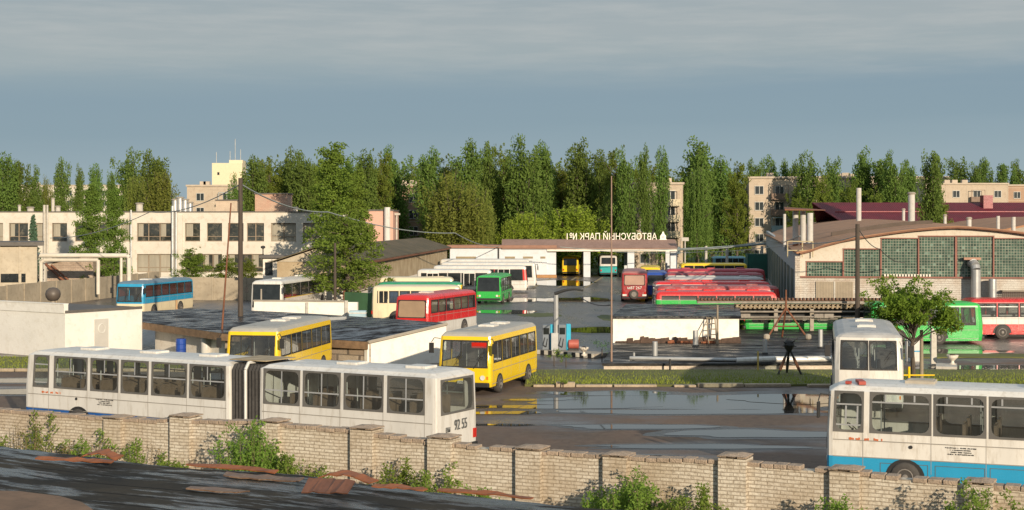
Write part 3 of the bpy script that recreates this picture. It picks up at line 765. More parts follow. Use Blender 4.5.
def shifted_section(x0, x1, wins, **o):
    """a rigid section of the articulated bus occupying local x0..x1: parts are children of the bus"""
    Ls = x1-x0; c = (x0+x1)/2
    tmp = bpy.data.objects.new('tmp', None); COL.objects.link(tmp)
    w = sorted([(a-c, b-c) for a, b in wins], reverse=True)
    opt = dict(IK); opt.update(o); opt['wl'] = w; opt['wr'] = [(a, b) for a, b in w if b < Ls/2-.25 and a > -Ls/2+.25]
    opt['mats'] = [LOWB if x0 > 0 or wins is fw else WHITE2, WHITE2, WHITE2, WHITE2]
    bus_shell(tmp, Ls, W, 3.0, opt)
    for ch in list(tmp.children): ch.parent = art; ch.location.x += c
    bpy.data.objects.remove(tmp)
fw = [(lx(b), lx(a)) for a, b in ((33,48.5), (54,87), (90.5,118), (121,148), (151.5,186.5), (189.5,225.5))]
rw = [(lx(b), lx(a)) for a, b in ((263.5,299.5), (303,340), (344,383), (387.5,424.5))]
xj0, xj1 = lx(259), lx(229.5)
fL = hl-.02
shifted_section(xj1, fL, fw, noback=True, drv_hb=(.15,.72), drv_vb=(), rear_bulge=0)
shifted_section(-hl, xj0, rw, wf=[], bulge=.0, rake=0, hb=(.40,), vb=((.5,0,1),), drv_hb=(.40,), drv_vb=((.5,0,1),), wb=[(-1.05, .98)])
BEL = pm('bellows_fabric', (.045,.043,.042), .9, var=.4, sc=3)
m = MB(); n = 18
zz = [(.4, 1.10), (2.75, 1.16), (2.90, 1.0), (2.95, .0)]
for side_ in (1,):
    for k in range(n+1):
        x = xj0+(xj1-xj0)*k/n; f = .03 if k % 2 else -.06
        ring = [(1.14+f, .45), (1.15+f, 2.70), (1.02+f*.5, 2.88+f*.5), (-1.02-f*.5, 2.88+f*.5), (-1.15-f, 2.70), (-1.14-f, .45)]
        for y, z in ring: m.v.append((x, y, z))
for k in range(n):
    for q in range(5): m.f.append((6*k+q, 6*k+q+1, 6*k+6+q+1, 6*k+6+q)); m.m.append(0)
m.build('bellows', BEL, art).data.flip_normals()
for xx in ((xj0+xj1)/2-.04,):
    m = MB()
    pts = [(1.22,.45), (1.23,2.72), (1.06,2.95), (-1.06,2.95), (-1.23,2.72), (-1.22,.45)]
    for a, b in zip(pts, pts[1:]): m.tube((xx, a[0], a[1]), (xx, b[0], b[1]), .055, n=6)
    m.build('bellows_frame', WHITE2, art)
m = MB(); m.box(-hl+.1, fL-.2, -1.18, 1.18, .82, .88); m.build('floor', INT, art)
sx = [fL-1.6-.95*k for k in range(8)]+[-hl+1.2+.95*k for k in range(6)]
seats(art, sx, (-.75, .75), .88, SEATB)
for a, c in ((lx(70), 1), (lx(210), 1), (lx(330), 1)):
    m = MB(); 
    for k in range(3): m.tube((a+k*.8, .3, .88), (a+k*.8, .3, 2.85), .022, n=6); m.tube((a+k*.8, -.3, .88), (a+k*.8, -.3, 2.85), .022, n=6)
    m.build('handrail', ALU, art)
m = MB()  # door leaves on the far side, seen through the windows
for px in (70, 160, 330):
    x = lx(px)
    for k in range(3): m.box(x+k*.42-.17, x+k*.42+.17, -1.215, -1.19, 1.0, 2.55)
m.build('door_panels', pm('door_panel', (.42,.42,.38), .5), art)
for x in (fL-2.7, xj1+1.0 if False else xj1+2.4, -hl+2.6):
    for sd in (-1, 1): arch(art, x, sd*1.248, .6, sd, .46); wheel(art, x, sd*1.18, .47, sd, True)
m = MB(); m.box(-hl-.10, -hl+.04, -1.15, 1.15, .38, .56); m.build('rear_bumper', BLACK, art)
for sd in (-1, 1):
    m = MB(); m.box(-hl-.07, -hl, sd*1.05-.07, sd*1.05+.07, .7, 1.0); m.build('tail_light', REDL, art)
TXT = pm('painted_letters', (.05,.05,.05), .6)
TXTG = pm('grey_letters', (.12,.12,.11), .6)
t = text('fleet_number', '92 55', TXTG, art, (-hl-.075, -.15, 1.22), (R(90), 0, R(-90)), .48, .004, sx=.72)
t = text('fleet_number', 'вн', TXTG, art, (-hl-.065, .62, 1.14), (R(90), 0, R(-90)), .30, .004, sx=.8)
m = MB()
for x in (lx(215), lx(150)+.2, lx(90)):
    pass
m.box(xj0-.05, xj1+.25, -.7, .95, 3.0, 3.03); m.build('roof_patch', pm('rust_tan_patch', (.42,.33,.2), .8, var=.4), art)
for x in (lx(70), lx(130), lx(190), lx(330), lx(400)):
    m = MB(); m.box(x-.4, x+.4, -.35, .35, 2.98, 3.07); m.build('roof_hatch', WHITE, art, bevel=.02)
# small red sign writing and side notice
def marks(root, x, z, y):
    scribble('company_lettering', pm('red_lettering', (.62,.16,.05), .6), root, x, y, z, .95, 1, .085, seed=3)
    scribble('side_notice', TXT, root, x-2.7, y, z-.10, .85, 4, .04, seed=5)
    f = MB(); f.tube((x-1.75, y+.0, z-.12), (x-1.75, y+.025, z-.12), .05, n=12); f.build('filler_cap', BLACK, root)
marks(art, lx(42), 1.42, 1.262)
# near right bus
s1, s2 = 34.3, 35.9
c = Vector((X(828, F/s1), F/s1)); e = Vector((X(1024, F/s2), F/s2)); hd = (c-e).normalized(); Lr = 11.0
cen, hh = from_corner(c, hd, Lr, 2.5, 1)
def lxr(px):
    t0, t1 = 0, 11.0
    for _ in range(40):
        t = (t0+t1)/2; P = c-hd*t
        if 512+F*P.x/P.y < px: t0 = t
        else: t1 = t
    return 5.5-(t0+t1)/2
wl = [(lxr(b), lxr(a)) for a, b in ((833.5,863), (870,931), (934,986), (989.5,1041))]
x = wl[-1][0]-.1
while x > -5.1: wl.append((max(x-1.38, -5.2), x)); x -= 1.48
wl = [w_ for w_ in wl if w_[1]-w_[0] > .4]
rb_ = bus('white bus with a bright blue lower band behind the brick wall at the right', 11.0, 2.5, 3.02, cen, hh, near=True, seat=SEATB,
    mats=[BLUE, WHITE, WHITE, WHITE], wl=wl, wr=wl[1:], skirt=.25, belt=.92, sill=1.64, top=2.80, ws=1.12, wt=2.74, rs=1.6, rt=2.7, hb=(.76,), vb=((.25,.76,1), (.73,.76,1)),
    drv_hb=(.17,.68), drv_vb=((.4,.17,.68), (.8,.17,.68)), wr_=.42, frame=SEALG, rad=.22, fw=.05, axles=(lxr(905), lxr(905)-5.4), corner=.13, bulge=.24, hatch=(3.0, -.3, -3.2), hatchmat=pm('dirty_hatch', (.45,.40,.32), .7), rake=.06)
marks(rb_, lxr(849), 1.40, 1.262)
m = MB()
for xa, xb, za, zb_ in ((lxr(880), lxr(928), .45, .78), (lxr(990), lxr(1080), .5, .80), (lxr(935), lxr(985), .45, .78)):
    for q in ((xb, xa, zb_-.008, zb_+.008), (xb, xb+.015, za, zb_), (xa-.015, xa, za, zb_)): m.box(min(q[0], q[1]), max(q[0], q[1]), 1.248, 1.258, q[2], q[3])
m.build('luggage_flap', TXTG, rb_)
m = MB(); m.box(4.55, 4.75, .3, 1.0, 2.98, 3.08, rot=.3); m.box(4.9, 5.05, .7, .95, 2.99, 3.06); m.build('roof_marker', pm('faded_red', (.4,.06,.04), .6), rb_)
# white bus seen from the front beyond it
Yf = F/25.3
fr = Vector((X(905, Yf), Yf)); hd = Vector((-.01, -1)).normalized()
cen, hh = from_corner((X(904, Yf), Yf), (-.20, -.98), 9.6, 2.72, 1)
bus('white rounded bus facing the camera beyond the blue-banded bus by the small tree', 9.6, 2.72, 3.36, cen, hh, near=True, mats=[WHITE, WHITE, WHITE, pm('dusty_shaded_roof', (.44,.43,.41), .55, var=.25, sc=1.5)], nwin=6, ws=1.86, wt=3.0,  # roof grey is part dust, part shade put into the colour
    sill=1.85, top=2.8, wf=[(-1.10,-.03), (.03,1.10)], corner=.34, bulge=.18, er=1.5, edge=1.8, hatch=(1.5, -2.2), rad=.16, rake=.16, wfront=.5)
# yellow midibus in the middle
def yellow(label, cnr, hd, L_, W_, Ht, **o):
    cen, hh = from_corner(cnr, hd, L_, W_, 1)
    kw = dict(near=True, mats=[YELLOW, YELLOW, YELLOW, GREYROOF], ws=1.22, wt=2.42, sill=1.42, top=2.36, wf=[(-W_/2+.16, W_/2-.16)], nwin=5, skirt=.36, belt=.5,
              wr_=.40, hatch=(.3, -1.6), corner=.2, bulge=.10, rake=.14, frame=BLACK, hb=(), vb=((.5,.0,1),), wfront=.35, rad=.08, edge=.8, axles=(-L_/2+1.75, L_/2-1.35))
    kw.update(o); return bus(label, L_, W_, Ht, cen, hh, **kw)
yb = yellow('yellow midibus facing the camera on the wet lot at the centre beside the grass strip', (X(491, 67.4), 67.4), (-.28, -.96), 7.9, 2.48, 2.84)
m = MB(); m.box(4.0, 4.09, -.28, .28, .52, .64); m.build('number_plate', CHROME, yb)
scribble('plate_lettering', TXT, yb, 4.092, 0, .55, .48, 1, .07, 'f', 2, 1)
m = MB(); m.box(3.72, 3.84, .3, 1.0, 2.1, 2.34); m.build('sun_visor', REDL, yb)
y2 = yellow('yellow bus parked between the dark flat roof and the articulated bus at the left', (X(278.5, 70.5), 70.5), (-.15, -.99), 9.4, 2.56, 2.84, nwin=5, wf=[(-1.1,-.0), (.0,1.1)])
# blue and cream coach by the fence
cen, hh = from_corner((X(143.5, 122), 122), (-.19, -.98), 10.2, 2.4, 1)
bus('blue and cream coach with red curtains parked by the concrete fence at the left', 10.2, 2.4, 2.98, cen, hh, mats=[CREAM, BLUE, BLUE, pm('coach_roof_blue', (.12,.20,.26), .45, var=.3)], belt=1.15, sill=1.68, top=2.6, wf=[(-1.05,-.02), (.02,1.05)], ws=1.3, wt=2.5,
    nwin=6, curt=CURTR, curtfull=True, glass=GLD, hatch=(2, -2), wr_=.48, wipers=True, near=False)
# white coach
cen, hh = from_corner((X(282, 116), 116), (-.155, -.99), 12, 2.5, 1)
wc = bus('white tourist coach with dark glass parked behind the low white wall', 12, 2.5, 3.3, cen, hh, mats=[WHITE]*4, belt=.9, sill=1.9, top=2.95, ws=1.2, wt=2.95, wf=[(-1.1,1.1)], glass=DARKG, nwin=5, hatch=(3, -3), rad=.05, fw=.03, hb=(), vb=(), rs=1.9)
m = MB(); m.box(-4.9, 5.0, 1.252, 1.262, 1.86, 1.92); m.build('yellow_trim', YELLOW, wc)
m = MB(); m.tube((-5.0, 1.25, 1.35), (-5.0, 1.285, 1.35), .38, n=20); m.build('round_emblem', BLACK, wc)
scribble('side_lettering', TXTG, wc, 3.0, 1.254, 1.05, 2.6, 1, .5, 'l', 9, .9)
# row in the left yard
cen, hh = from_corner((X(428.6, 99), 99), (-.33, -.94), 9.0, 2.4, 1)
bus('red and white coach with a blank tan end, nearest in the left yard row', 9.0, 2.4, 3.0, cen, hh, mats=[WHITE2, RED, RED, RED], belt=1.1, sill=1.75, top=2.6, nwin=6, curt=CURTT, curtfull=False, glass=GLD, wf=[(-1.0, 1.0)], ws=1.45, wt=2.6,
    seat=SEAT, wsglass=pm('tan_screen', (.36,.25,.16), .5, var=.2), zg=-.0, bump=WHITE, nomirror=True, hatch=(2,))
def siderow(label, pxl_, pxr, Y, W_, Ht, mats, L_=None, hd=(1, .0), **o):
    """bus seen from its right side, nose to the right; Y is the depth of its near side"""
    x0, x1 = X(pxl_, Y), X(pxr, Y); L2 = L_ or (x1-x0); cen = (x1-L2/2, Y+W_/2)
    return bus(label, L2, W_, Ht, cen, hd, mats=mats, **o)
siderow('cream bus with blue curtains seen from its door side behind the red coach', 372, 461, 115, 2.4, 2.95, [CREAM, CREAM, CREAM, CREAM], sill=1.6, top=2.5, nwin=7, curt=CURTB, curtfull=True, glass=GLD, doors=((-2.5, .8),), corner=.35, edge=1.6)
siderow('bus with a green and yellow roof band behind the cream bus', 377, 463, 121, 2.4, 2.95, [CREAM, YELLOW, YELLOW, pm('bottle_green', (.03,.30,.14), .4)], sill=1.6, top=2.5, nwin=6, corner=.35)
siderow('cream coach with red curtains behind the green-roofed bus', 379, 454, 131, 2.4, 3.0, [CREAM, RED, CREAM, CREAM], sill=1.7, top=2.6, nwin=6, curt=CURTR, glass=GLD, curtfull=True)
siderow('white bus with large dark windows in the left yard row', 417, 492, 153, 2.5, 3.0, [WHITE2]*4, sill=1.3, top=2.6, nwin=5, doors=((-2.2, 1.2), (1.5, 1.2)))
siderow('white bus with a red band above its windows, front end to the right', 433, 527, 165, 2.5, 3.05, [WHITE2, WHITE2, RED, WHITE2], sill=1.4, top=2.6, nwin=6, doors=((2.6, 1.3),), stripe=(2.62, 2.85))
siderow('long white bus standing next to the white-walled gate building', 441, 536, 177, 2.5, 3.1, [WHITE2]*4, sill=1.3, top=2.65, nwin=7, doors=((3.4, 1.3), (-1.5, 1.3)))
siderow('white bus at the back of the left row, only its roof line showing', 440, 530, 192, 2.5, 3.1, [WHITE2]*4, sill=1.4, top=2.65, nwin=7)
# green midi
cen, hh = from_corner((X(501, 143), 143), (-.12, -.99), 8.6, 2.4, 1)
gb = bus('bright green midibus with a wide black windscreen standing on the wet yard', 8.6, 2.4, 2.72, cen, hh, mats=[GREEN]*4, wf=[(-1.08, 1.08)], ws=1.2, wt=2.5, sill=1.2, top=2.4, nwin=5, skirt=.3, frame=BLACK, wr_=.42, glass=GLD, wsglass=DARKG)
# old red coach seen from behind
cen, hh = from_corner((X(647.5, 146), 146), (.08, .99), 9.6, 2.5, -1, front=False)
rc = bus('faded red coach seen from behind with a spare wheel hanging on its tail', 9.6, 2.5, 3.05, cen, hh, mats=[DKRED, DKRED, DKRED, pm('pale_red_roof', (.36,.16,.15), .6, var=.3)], wb=[(-1.0, 1.0)], rs=1.65, rt=2.65, nwin=6, rearglass=pm('tan_blind', (.42,.26,.2), .6, var=.2), bump=BLACK)
m = MB(); m.tube((-4.8, .05, .8), (-5.05, .05, .8), .44, n=20); m.tube((-5.05, .05, .8), (-5.07, .05, .8), .25, n=16, m=1); m.build('spare_wheel', [TYRE, RIM], rc)
for sd in (-1, 1):
    m = MB(); m.box(-4.92, -4.86, sd*.95-.2, sd*.95+.2, .62, .8); m.build('rear_marker', CHROME, rc)
text('number_lettering', 'м87 267', pm('white_letters', (.8,.78,.72), .5), rc, (-4.88, 0, 1.4), (R(90), 0, R(-90)), .40, .004)
# dark blue bus beside it and yellow ones behind
siderow('dark blue bus tucked between the faded red coach and the red row', 652, 656, 152, 2.2, 2.9, [NAVY]*4, L_=2.3+6, hd=(.08, 1), nwin=5) if False else None
cen, hh = from_corner((X(650.5, 150), 150), (.08, .99), 8, 2.3, 1, front=False)
cen = (cen[0]+.1, cen[1])
bus('dark blue bus tucked between the faded red coach and the red row', 8, 2.3, 2.8, (X(657, 154), 154), (.1, .99), mats=[NAVY]*4, nwin=5)
bus('yellow bus standing behind the faded red coach', 8, 2.4, 2.85, (X(650, 170), 170), (.1, .99), mats=[YELLOW]*4, nwin=5)
bus('yellow bus on the gate road seen from behind, left opening of the gate', 8.4, 2.4, 2.8, (X(572, 223.5), 223.5), (.10, .99), mats=[YELLOW]*4, nwin=5, rs=1.5)
tb = bus('white and teal bus seen from behind in the middle opening of the gate', 11, 2.5, 3.05, (X(607.5, 221), 221.5), (.035, .99), mats=[TEAL, WHITE2, WHITE2, WHITE2], belt=1.5, sill=1.6, top=2.7, nwin=7, wb=[(-1.0, 1.0)], rs=1.8, rt=2.7)
# red row by the hangar
S_ = (.985, .0)
rows = [(104, 656, 778, [GREEN, WHITE2, RED, RED], 'red-roofed bus with a green lower side, nearest in the row beside the hangar', .9),
        (113, 657, 781, [DKRED, WHITE2, RED, pm('red_roof_b', (.36,.07,.07), .5, var=.4, sc=.8, dirt=(.46,.40,.38))], 'red bus with a worn patchy roof, second nearest in the row beside the hangar', .9),
        (121, 655, 772, [RED, WHITE2, RED, RED, WHITE2], 'red bus with a pale band under its roof, third in the row beside the hangar', 1.0),
        (131, 667, 766, [DKRED, DKRED, RED, pm('pale_roof', (.45,.44,.43), .5, var=.25)], 'red bus with a pale grey roof in the row beside the hangar', 1.0),
        (142, 667, 765, [DKRED, DKRED, DKRED, pm('red_roof_c', (.34,.04,.06), .55, var=.4, dirt=(.45,.35,.33)), pm('grey_band', (.40,.36,.35), .6)], 'dark red bus with a mottled roof behind the grey-roofed one', 1.0),
        (154, 667, 766, [DKRED, DKRED, DKRED, pm('red_roof_d', (.38,.03,.05), .5, var=.2)], 'dark red bus farthest back in the row beside the hangar', 1.0)]
for Y, a, b_, mt, lb, bl in rows:
    siderow(lb, a, b_, Y, 2.5, 3.0, mt, belt=2.38 if Y == 104 else bl, sill=2.42 if Y == 104 else 1.75, top=2.66 if Y == 104 else 2.55, stripe=(2.58, 2.75) if Y in (121, 142) else None, nwin=6, hatch=(2.6, -.4, -3.0), hatchmat=mt[3], glass=GLD, doors=() if Y == 104 else ((3.6, .9),), nomirror=True)
siderow('yellow bus behind the red row in front of the blue trailer', 681, 748, 180, 2.4, 2.9, [YELLOW]*4, nwin=6)
siderow('pale blue bus beyond the yellow bus near the green container', 713, 747, 214, 2.4, 2.95, [pm('pale_blue', (.16,.36,.42), .45)]*4, nwin=5)
# right hand side
siderow('green low-floor bus behind the small tree', 872, 983, 96.0, 2.5, 2.72, [GREEN]*4, sill=1.25, top=2.38, nwin=6, skirt=.25, belt=.4, frame=BLACK, vb=(), hb=(), wr_=.47, axles=(-1.9, .72), glass=GLD, seat=SEATR, near=True, zg=-.05, nomirror=True)
siderow('red and white bus behind the green low-floor bus at the right edge', 974, 1130, 101, 2.5, 2.72, [RED, WHITE2, RED, RED], L_=11, belt=1.0, sill=1.55, top=2.42, nwin=7, stripe=(1.08, 1.5), hb=(.75,), glass=GLD, zg=-.05, nomirror=True) if False else None
x0 = X(982, 100.5)
bus('red and white bus beyond the green low-floor bus at the right edge', 11, 2.5, 2.72, (x0+4.6, 101.6), (-1, 0), mats=[RED, WHITE2, RED, RED], belt=1.02, sill=1.5, top=2.40, nwin=7, hb=(.75,), glass=GLD, zg=-.05, nomirror=True)
# green bus under the canopy: only its lower body shows
gx0, gx1 = X(740, 103), X(836, 103)
bus('stripped green bus with orange seats standing under the pipe rack', gx1-gx0, 2.4, 2.2, ((gx0+gx1)/2, 101.9), (1, 0), mats=[GREEN]*4, sill=.70, top=1.9, ws=.8, nwin=4, belt=.5, skirt=.34, floor=.1, axles=(), wt=1.9, rs=.9, rt=1.9, hb=(), vb=(), near=True, seat=pm('orange_seat', (.50,.10,.02), .6), glass=GL, nofront=True, frame=GREEN, zg=.28)
# ---------------------------------------------------------------- buildings and yard structures
def frame_of(a, b):
    """local frame with x along a->b"""
    return (a[0], a[1], 0), math.atan2(b[1]-a[1], b[0]-a[0]), math.hypot(b[0]-a[0], b[1]-a[1])
FEL = pm('grey_roofing_felt', (.12,.11,.10), .8, var=.3, sc=.8, dirt=(.06,.055,.05))
# white block building at the left
BW = pm('white_plaster', (.74,.72,.67), .85, var=.10, sc=.5, bump=.25, dirt=(.52,.48,.41))
BWL = pm('white_rendered_wall', (.74,.71,.64), .85, var=.08, sc=.8, bump=.25, dirt=(.5,.44,.36))
c0 = (X(65,86), 86); cl = (c0[0]-8.0, 86+5.5); dr = Vector((3.05, 4.8)).normalized(); cr = (c0[0]+dr.x*5.7, c0[1]+dr.y*5.7)
dl = Vector((cl[0]-c0[0], cl[1]-c0[1])).normalized(); dp = Vector((dr.x, dr.y))
loc, rz, ll = frame_of(cl, c0)
t = thing('workshop_building', 'low whitewashed block building at the left edge with a door marked by a pale circle', 'building', loc, rz)
m = MB(); m.box(0, ll, 0, 5.7, 0, 2.55); m.build('wall', BW, t)
m = MB(); m.box(-.0, ll-.02, .25, 5.68, 2.552, 2.66); m.build('roof', FEL, t)
m = MB(); m.box(0, ll-.02, -.06, .24, 2.552, 3.05); m.box(0, ll-.02, -.09, .27, 3.05, 3.1); m.build('parapet', BW, t)
m = MB(); m.box(ll+.004, ll+.05, 2.1, 3.1, 0, 2.1); d_ = m.build('door', pm('grey_door', (.52,.50,.46), .6, var=.12), t)
m = MB()
for k in range(20):
    a, b_ = 2*math.pi*k/20, 2*math.pi*(k+1)/20
    m.tube((ll+.06, 2.6+.26*math.cos(a), 1.55+.26*math.sin(a)), (ll+.06, 2.6+.26*math.cos(b_), 1.55+.26*math.sin(b_)), .025, n=5)
m.build('door_ring', CHROME, d_)
m = MB(); m.box(ll+.0, ll+.03, .0, 5.7, 2.54, 2.70); m.build('roof_edge', FEL, t)
vx, vy = X(53, 90), 90
v = thing('roof_ventilator', 'dark round ball ventilator on a short post on the workshop roof', 'ventilator', (vx, vy, 2.66))
m = MB(); m.lathe([(.02,.35),(.28,.42),(.42,.62),(.45,.8),(.40,1.0),(.24,1.16),(.02,1.2)], n=18); m.build('ball', pm('dark_vent', (.10,.08,.065), .6), v, smooth=True)
m = MB(); m.tube((0,0,0), (.0,0,.42), .13); m.build('neck', CONC, v)

# dark flat roofed garage (long, tilted roof)
STN = brick_mat('rough_stone', (.42,.36,.28), (.24,.18,.13), (.12,.10,.08), .5, .35, (.3,.25,.2), .03)
P_ = lambda px, py, z: (*G(px, py, z), z)
n0 = P_(143, 322, 1.75); n1 = P_(222, 333, 1.6); n2 = P_(368, 341.5, 1.45)
n3 = (X(447, 83.5), 83.5, Z(323, 83.5)); f0 = P_(190, 308.5, 1.9); f1 = P_(262, 311, 1.9); f2 = P_(318, 314, 1.95); f3 = (X(402, 88), 88, Z(319.5, 88)); fm = P_(135, 312, 1.9)
t = thing('garage_building', 'long low garage with a wet black sloping roof and bright whitewashed end wall', 'building', (n2[0], n2[1], 0))
def rel(p): return (p[0]-n2[0], p[1]-n2[1])
poly = [n0, n1, n2, n3, f3, f2, f1, f0, fm]
m = MB(); m.prism([rel(p) for p in poly], [p[2]-.14 for p in poly], [p[2] for p in poly]); m.build('roof', BITU, t)
FAS = pm('brown_fascia', (.22,.14,.08), .9, var=.4, sc=3, bump=.4)
m = MB()
for a, b_ in ((n0, n1), (n1, n2)):
    a, b_ = Vector((*rel(a), a[2])), Vector((*rel(b_), b_[2])); d = (b_-a).normalized(); o_ = Vector((d.y, -d.x, 0))*.05
    m.hexa([a+Vector((0,0,-.42)), b_+Vector((0,0,-.42)), b_+Vector((0,0,-.42))+o_, a+Vector((0,0,-.42))+o_, a+Vector((0,0,-.02)), b_+Vector((0,0,-.02)), b_+o_+Vector((0,0,-.02)), a+o_+Vector((0,0,-.02))])
m.build('fascia', FAS, t)
def wallseg(name, a, b_, za, zb_, mat, inset=.25, th=.25):
    a, b_ = Vector(rel(a)), Vector(rel(b_)); d = (b_-a).normalized(); n = Vector((-d.y, d.x))
    a = a+n*inset; b_ = b_+n*inset; m = MB()
    lo = [a, b_, b_+n*th, a+n*th]; m.hexa([(p.x, p.y, -.1) for p in lo]+[(p.x, p.y, z) for p, z in zip(lo, (za, zb_, zb_, za))])
    return m.build(name, mat, t)
wallseg('wall', n0, n1, n0[2]-.15, n1[2]-.15, WHITEWASH, .8)
mx = P_(326, 339, 1.47)
wallseg('wall', n1, mx, n1[2]-.15, mx[2]-.16, STN, .3)
wallseg('wall', mx, n2, mx[2]-.16, n2[2]-.15, STN, .15)
wallseg('end_wall', n2, n3, n2[2]-.16, n3[2]-.15, pm('bright_whitewash', (.82,.79,.72), .85, var=.06, sc=.5, bump=.2, dirt=(.6,.5,.4)), .06)
m = MB(); a, b_ = Vector((*rel(n2), n2[2])), Vector((*rel(n3), n3[2]))
m.tube(a+Vector((0,-.05,-.05)), b_+Vector((0,-.05,-.05)), .09, n=6); m.build('roof_edge', CONC, t)
sk = P_(334, 324, 1.7)
m = MB(); m.prism([(-.6,-.35),(.6,-.5),(.7,.4),(-.5,.5)], 0, [.10,.14,.4,.35]); tag(m.build('roof_board', CONCL, None, (sk[0], sk[1], 1.72)), 'pale board lying on the wet black garage roof', 'board')
# blue barrel and white tank under the roof edge
bx, by = X(181, 86.5), 86.5
t = thing('steel_barrel', 'blue steel barrel standing in front of the white garage wall', 'barrel', (bx, by, 0)); 
m = MB(); m.lathe([(.27,0),(.29,.02),(.29,.3),(.31,.32),(.29,.34),(.29,.6),(.31,.62),(.29,.64),(.29,.9),(.27,.92)], n=20); m.build('drum', NAVY, t, smooth=False); t.location.z = .15
m = MB(); m.box(-.4,.4,-.4,.4,-.15,0); m.build('pallet', WOODP, t)
t = thing('gas_cylinder', 'white upright tank at the garage wall left of the yellow bus', 'tank', (X(206, 86.3), 86.3, 0))
m = MB(); m.lathe([(.25,0),(.28,.1),(.28,1.25),(.2,1.4),(.06,1.45),(.06,1.55)], n=18); m.build('cylinder', WHITE2, t, smooth=True)
# low white wall in front of the coach
a, b_ = (X(254,102.2), 102.2), (X(357,101), 101); loc, rz, ll = frame_of(a, b_)
t = thing('parapet_wall', 'low white wall with a dark top in front of the tourist coach', 'wall', loc, rz)
m = MB(); m.box(0, ll, 0, .3, 0, Z(301.5, 102)); m.build('wall_panel', pm('bright_whitewash', (.82,.79,.72)), t)
m = MB(); m.box(-.05, ll*.9, -.05, .35, Z(301.5, 102)+.002, Z(300, 102)); m.build('coping', CONC, t)
m = MB(); m.box(ll*.52-.08, ll*.52+.08, -.1, 0, 0, 2.35); m.box(ll*.9-.1, ll*.9+.1, -.1, 0, 0, 2.5); m.build('pillar', CONCL, t)
# sunken white shed and flat slab roof in the centre
slab_z = .55
t = thing('basement_building', 'sunken building in the centre with a wet dark slab roof on which vent pipes stand', 'building', (0,0,0))
sl = [(X(602,77.4), 77.4), (18.2, 77.8), (21.8, 103), (8.2, 103), (X(618,90)-.2, 90)]
m = MB(); m.prism(sl, .38, [.50,.50,.62,.6,.56]); m.build('roof', bitumen_mat('wet_slab', 0, .40, .62, (.25,1.0,1)), t)
m = MB(); m.prism([(sl[0][0]+.1, 77.5), (18.1, 77.9), (21.6, 102.9), (sl[3][0]+.1, 102.9)], 0, .378); m.build('wall', pm('patchy_white_wall', (.62,.54,.44), .9, var=.3, sc=2.5, dirt=(.20,.08,.05)), t)
t = thing('white_shed', 'low white rendered shed with rusty stained foot and wet black roof beside the ladder', 'shed', (X(613,90), 90, slab_z))
wsh = X(739,90)-X(613,90)
m = MB(); m.prism([(0,0),(wsh,0),(wsh+1.9,13),(1.9,13)], 0, 1.46); wso = m.build('wall', pm('shed_render', (.86,.82,.74), .85, var=.08, sc=.5, bump=.3, dirt=(.62,.50,.36)), t)
m = MB(); m.prism([(-.12,-.15),(wsh+.1,-.15),(wsh+2.0,13.2),(1.8,13.2)], 1.462, 1.60); m.build('roof', BITU, t)
m = MB(); rnd = random.Random(3); x = .15
while x < wsh-.2:
    l = rnd.uniform(.15, .5); h = rnd.uniform(.12, .42) if x > .7 else .12
    m.prism([(x,-.10-h*.3),(x+l,-.10-h*.3),(x+l,-.004),(x,-.004)], 0, [.04,.04,h,h*.9]); x += l*.8
m.build('rubble_footing', pm('dark_rubble', (.10,.06,.04), .95, var=.5, sc=3, bump=.6), t)
m = MB()
for k in range(16): 
    x = 3.2+rnd.uniform(0, 2.6); m.box(x, x+.22, -.5+rnd.uniform(-.12,.12), -.36, .02, .10+rnd.uniform(0,.1), rot=rnd.uniform(-.5,.5))
tag(m.build('loose_bricks', pm('red_brick', (.36,.13,.06), .9, var=.3, sc=5), None, (X(613,90), 90, slab_z)), 'loose red bricks along the foot of the white shed', 'bricks', kind='stuff')
# vent pipes on the slab
for px, py0, py1, r, lb in ((655,341,357.5,.14,'pale vent pipe on the slab roof, nearest the left corner'), (695.5,330,346.5,.16,'stout pale vent pipe on the slab in front of the shed, left of the ladder'),
                        (765,339,354,.12,'grey vent pipe on the slab in the shade right of the ladder'), (820.6,329,348,.13,'tall white vent pipe on the slab next to the white bus'),
                        (688,336.5,343,.05,'short thin stub pipe on the slab beside the stout vent pipe'), (634,352,358,.06,'little stub pipe at the left front of the slab roof')):
    x, y = G(px, py1, slab_z-.02)
    t = thing('vent_pipe', lb, 'vent pipe', (x, y, slab_z-.05), 0, 'vent pipes on the slab roof'); h = (py1-py0)*y/F
    m = MB(); m.tube((0,0,0), (0,0,h), r, n=12); m.build('pipe', GALV, t)
    m = MB(); m.lathe([(r*1.5,0),(r*1.4,.08),(r*1.1,.12)], n=12); m.build('collar', BLACK, t)
# ladder leaning on the shed
x, y = X(706, 89.3), 89.35
t = thing('ladder', 'wooden ladder standing against the white shed', 'ladder', (x, y, slab_z))
m = MB(); m.tube((.15,-.1,0), (.10,.35,1.55), .035); m.tube((.62,-.1,0), (.58,.35,1.55), .035)
LADW = pm('grey_wood', (.30,.25,.18), .9, var=.3)
m.build('rail', LADW, t); m = MB(); m.tube((-.55,-.1,.1), (.12,.25,1.45), .03); m.build('strut', LADW, t)
for k in range(5): m = MB(); z = .22+.32*k; m.tube((.15,-.1+z*.28,z), (.62,-.1+z*.28,z), .028); m.build('rung', LADW, t)
def pole(name, label, cat, px, pb, pt, Y, r, mat, r2=None, lean=0, zb=None, **k):
    zb = 0 if zb is None else zb
    t = thing(name, label, cat, (X(px, Y), Y, zb), 0, k.get('group'))
    m = MB(); m.tube((0,0,0), (lean,0,Z(pt, Y)-zb), r, r2 or r*.8, n=10); m.build('shaft', mat, t); return t
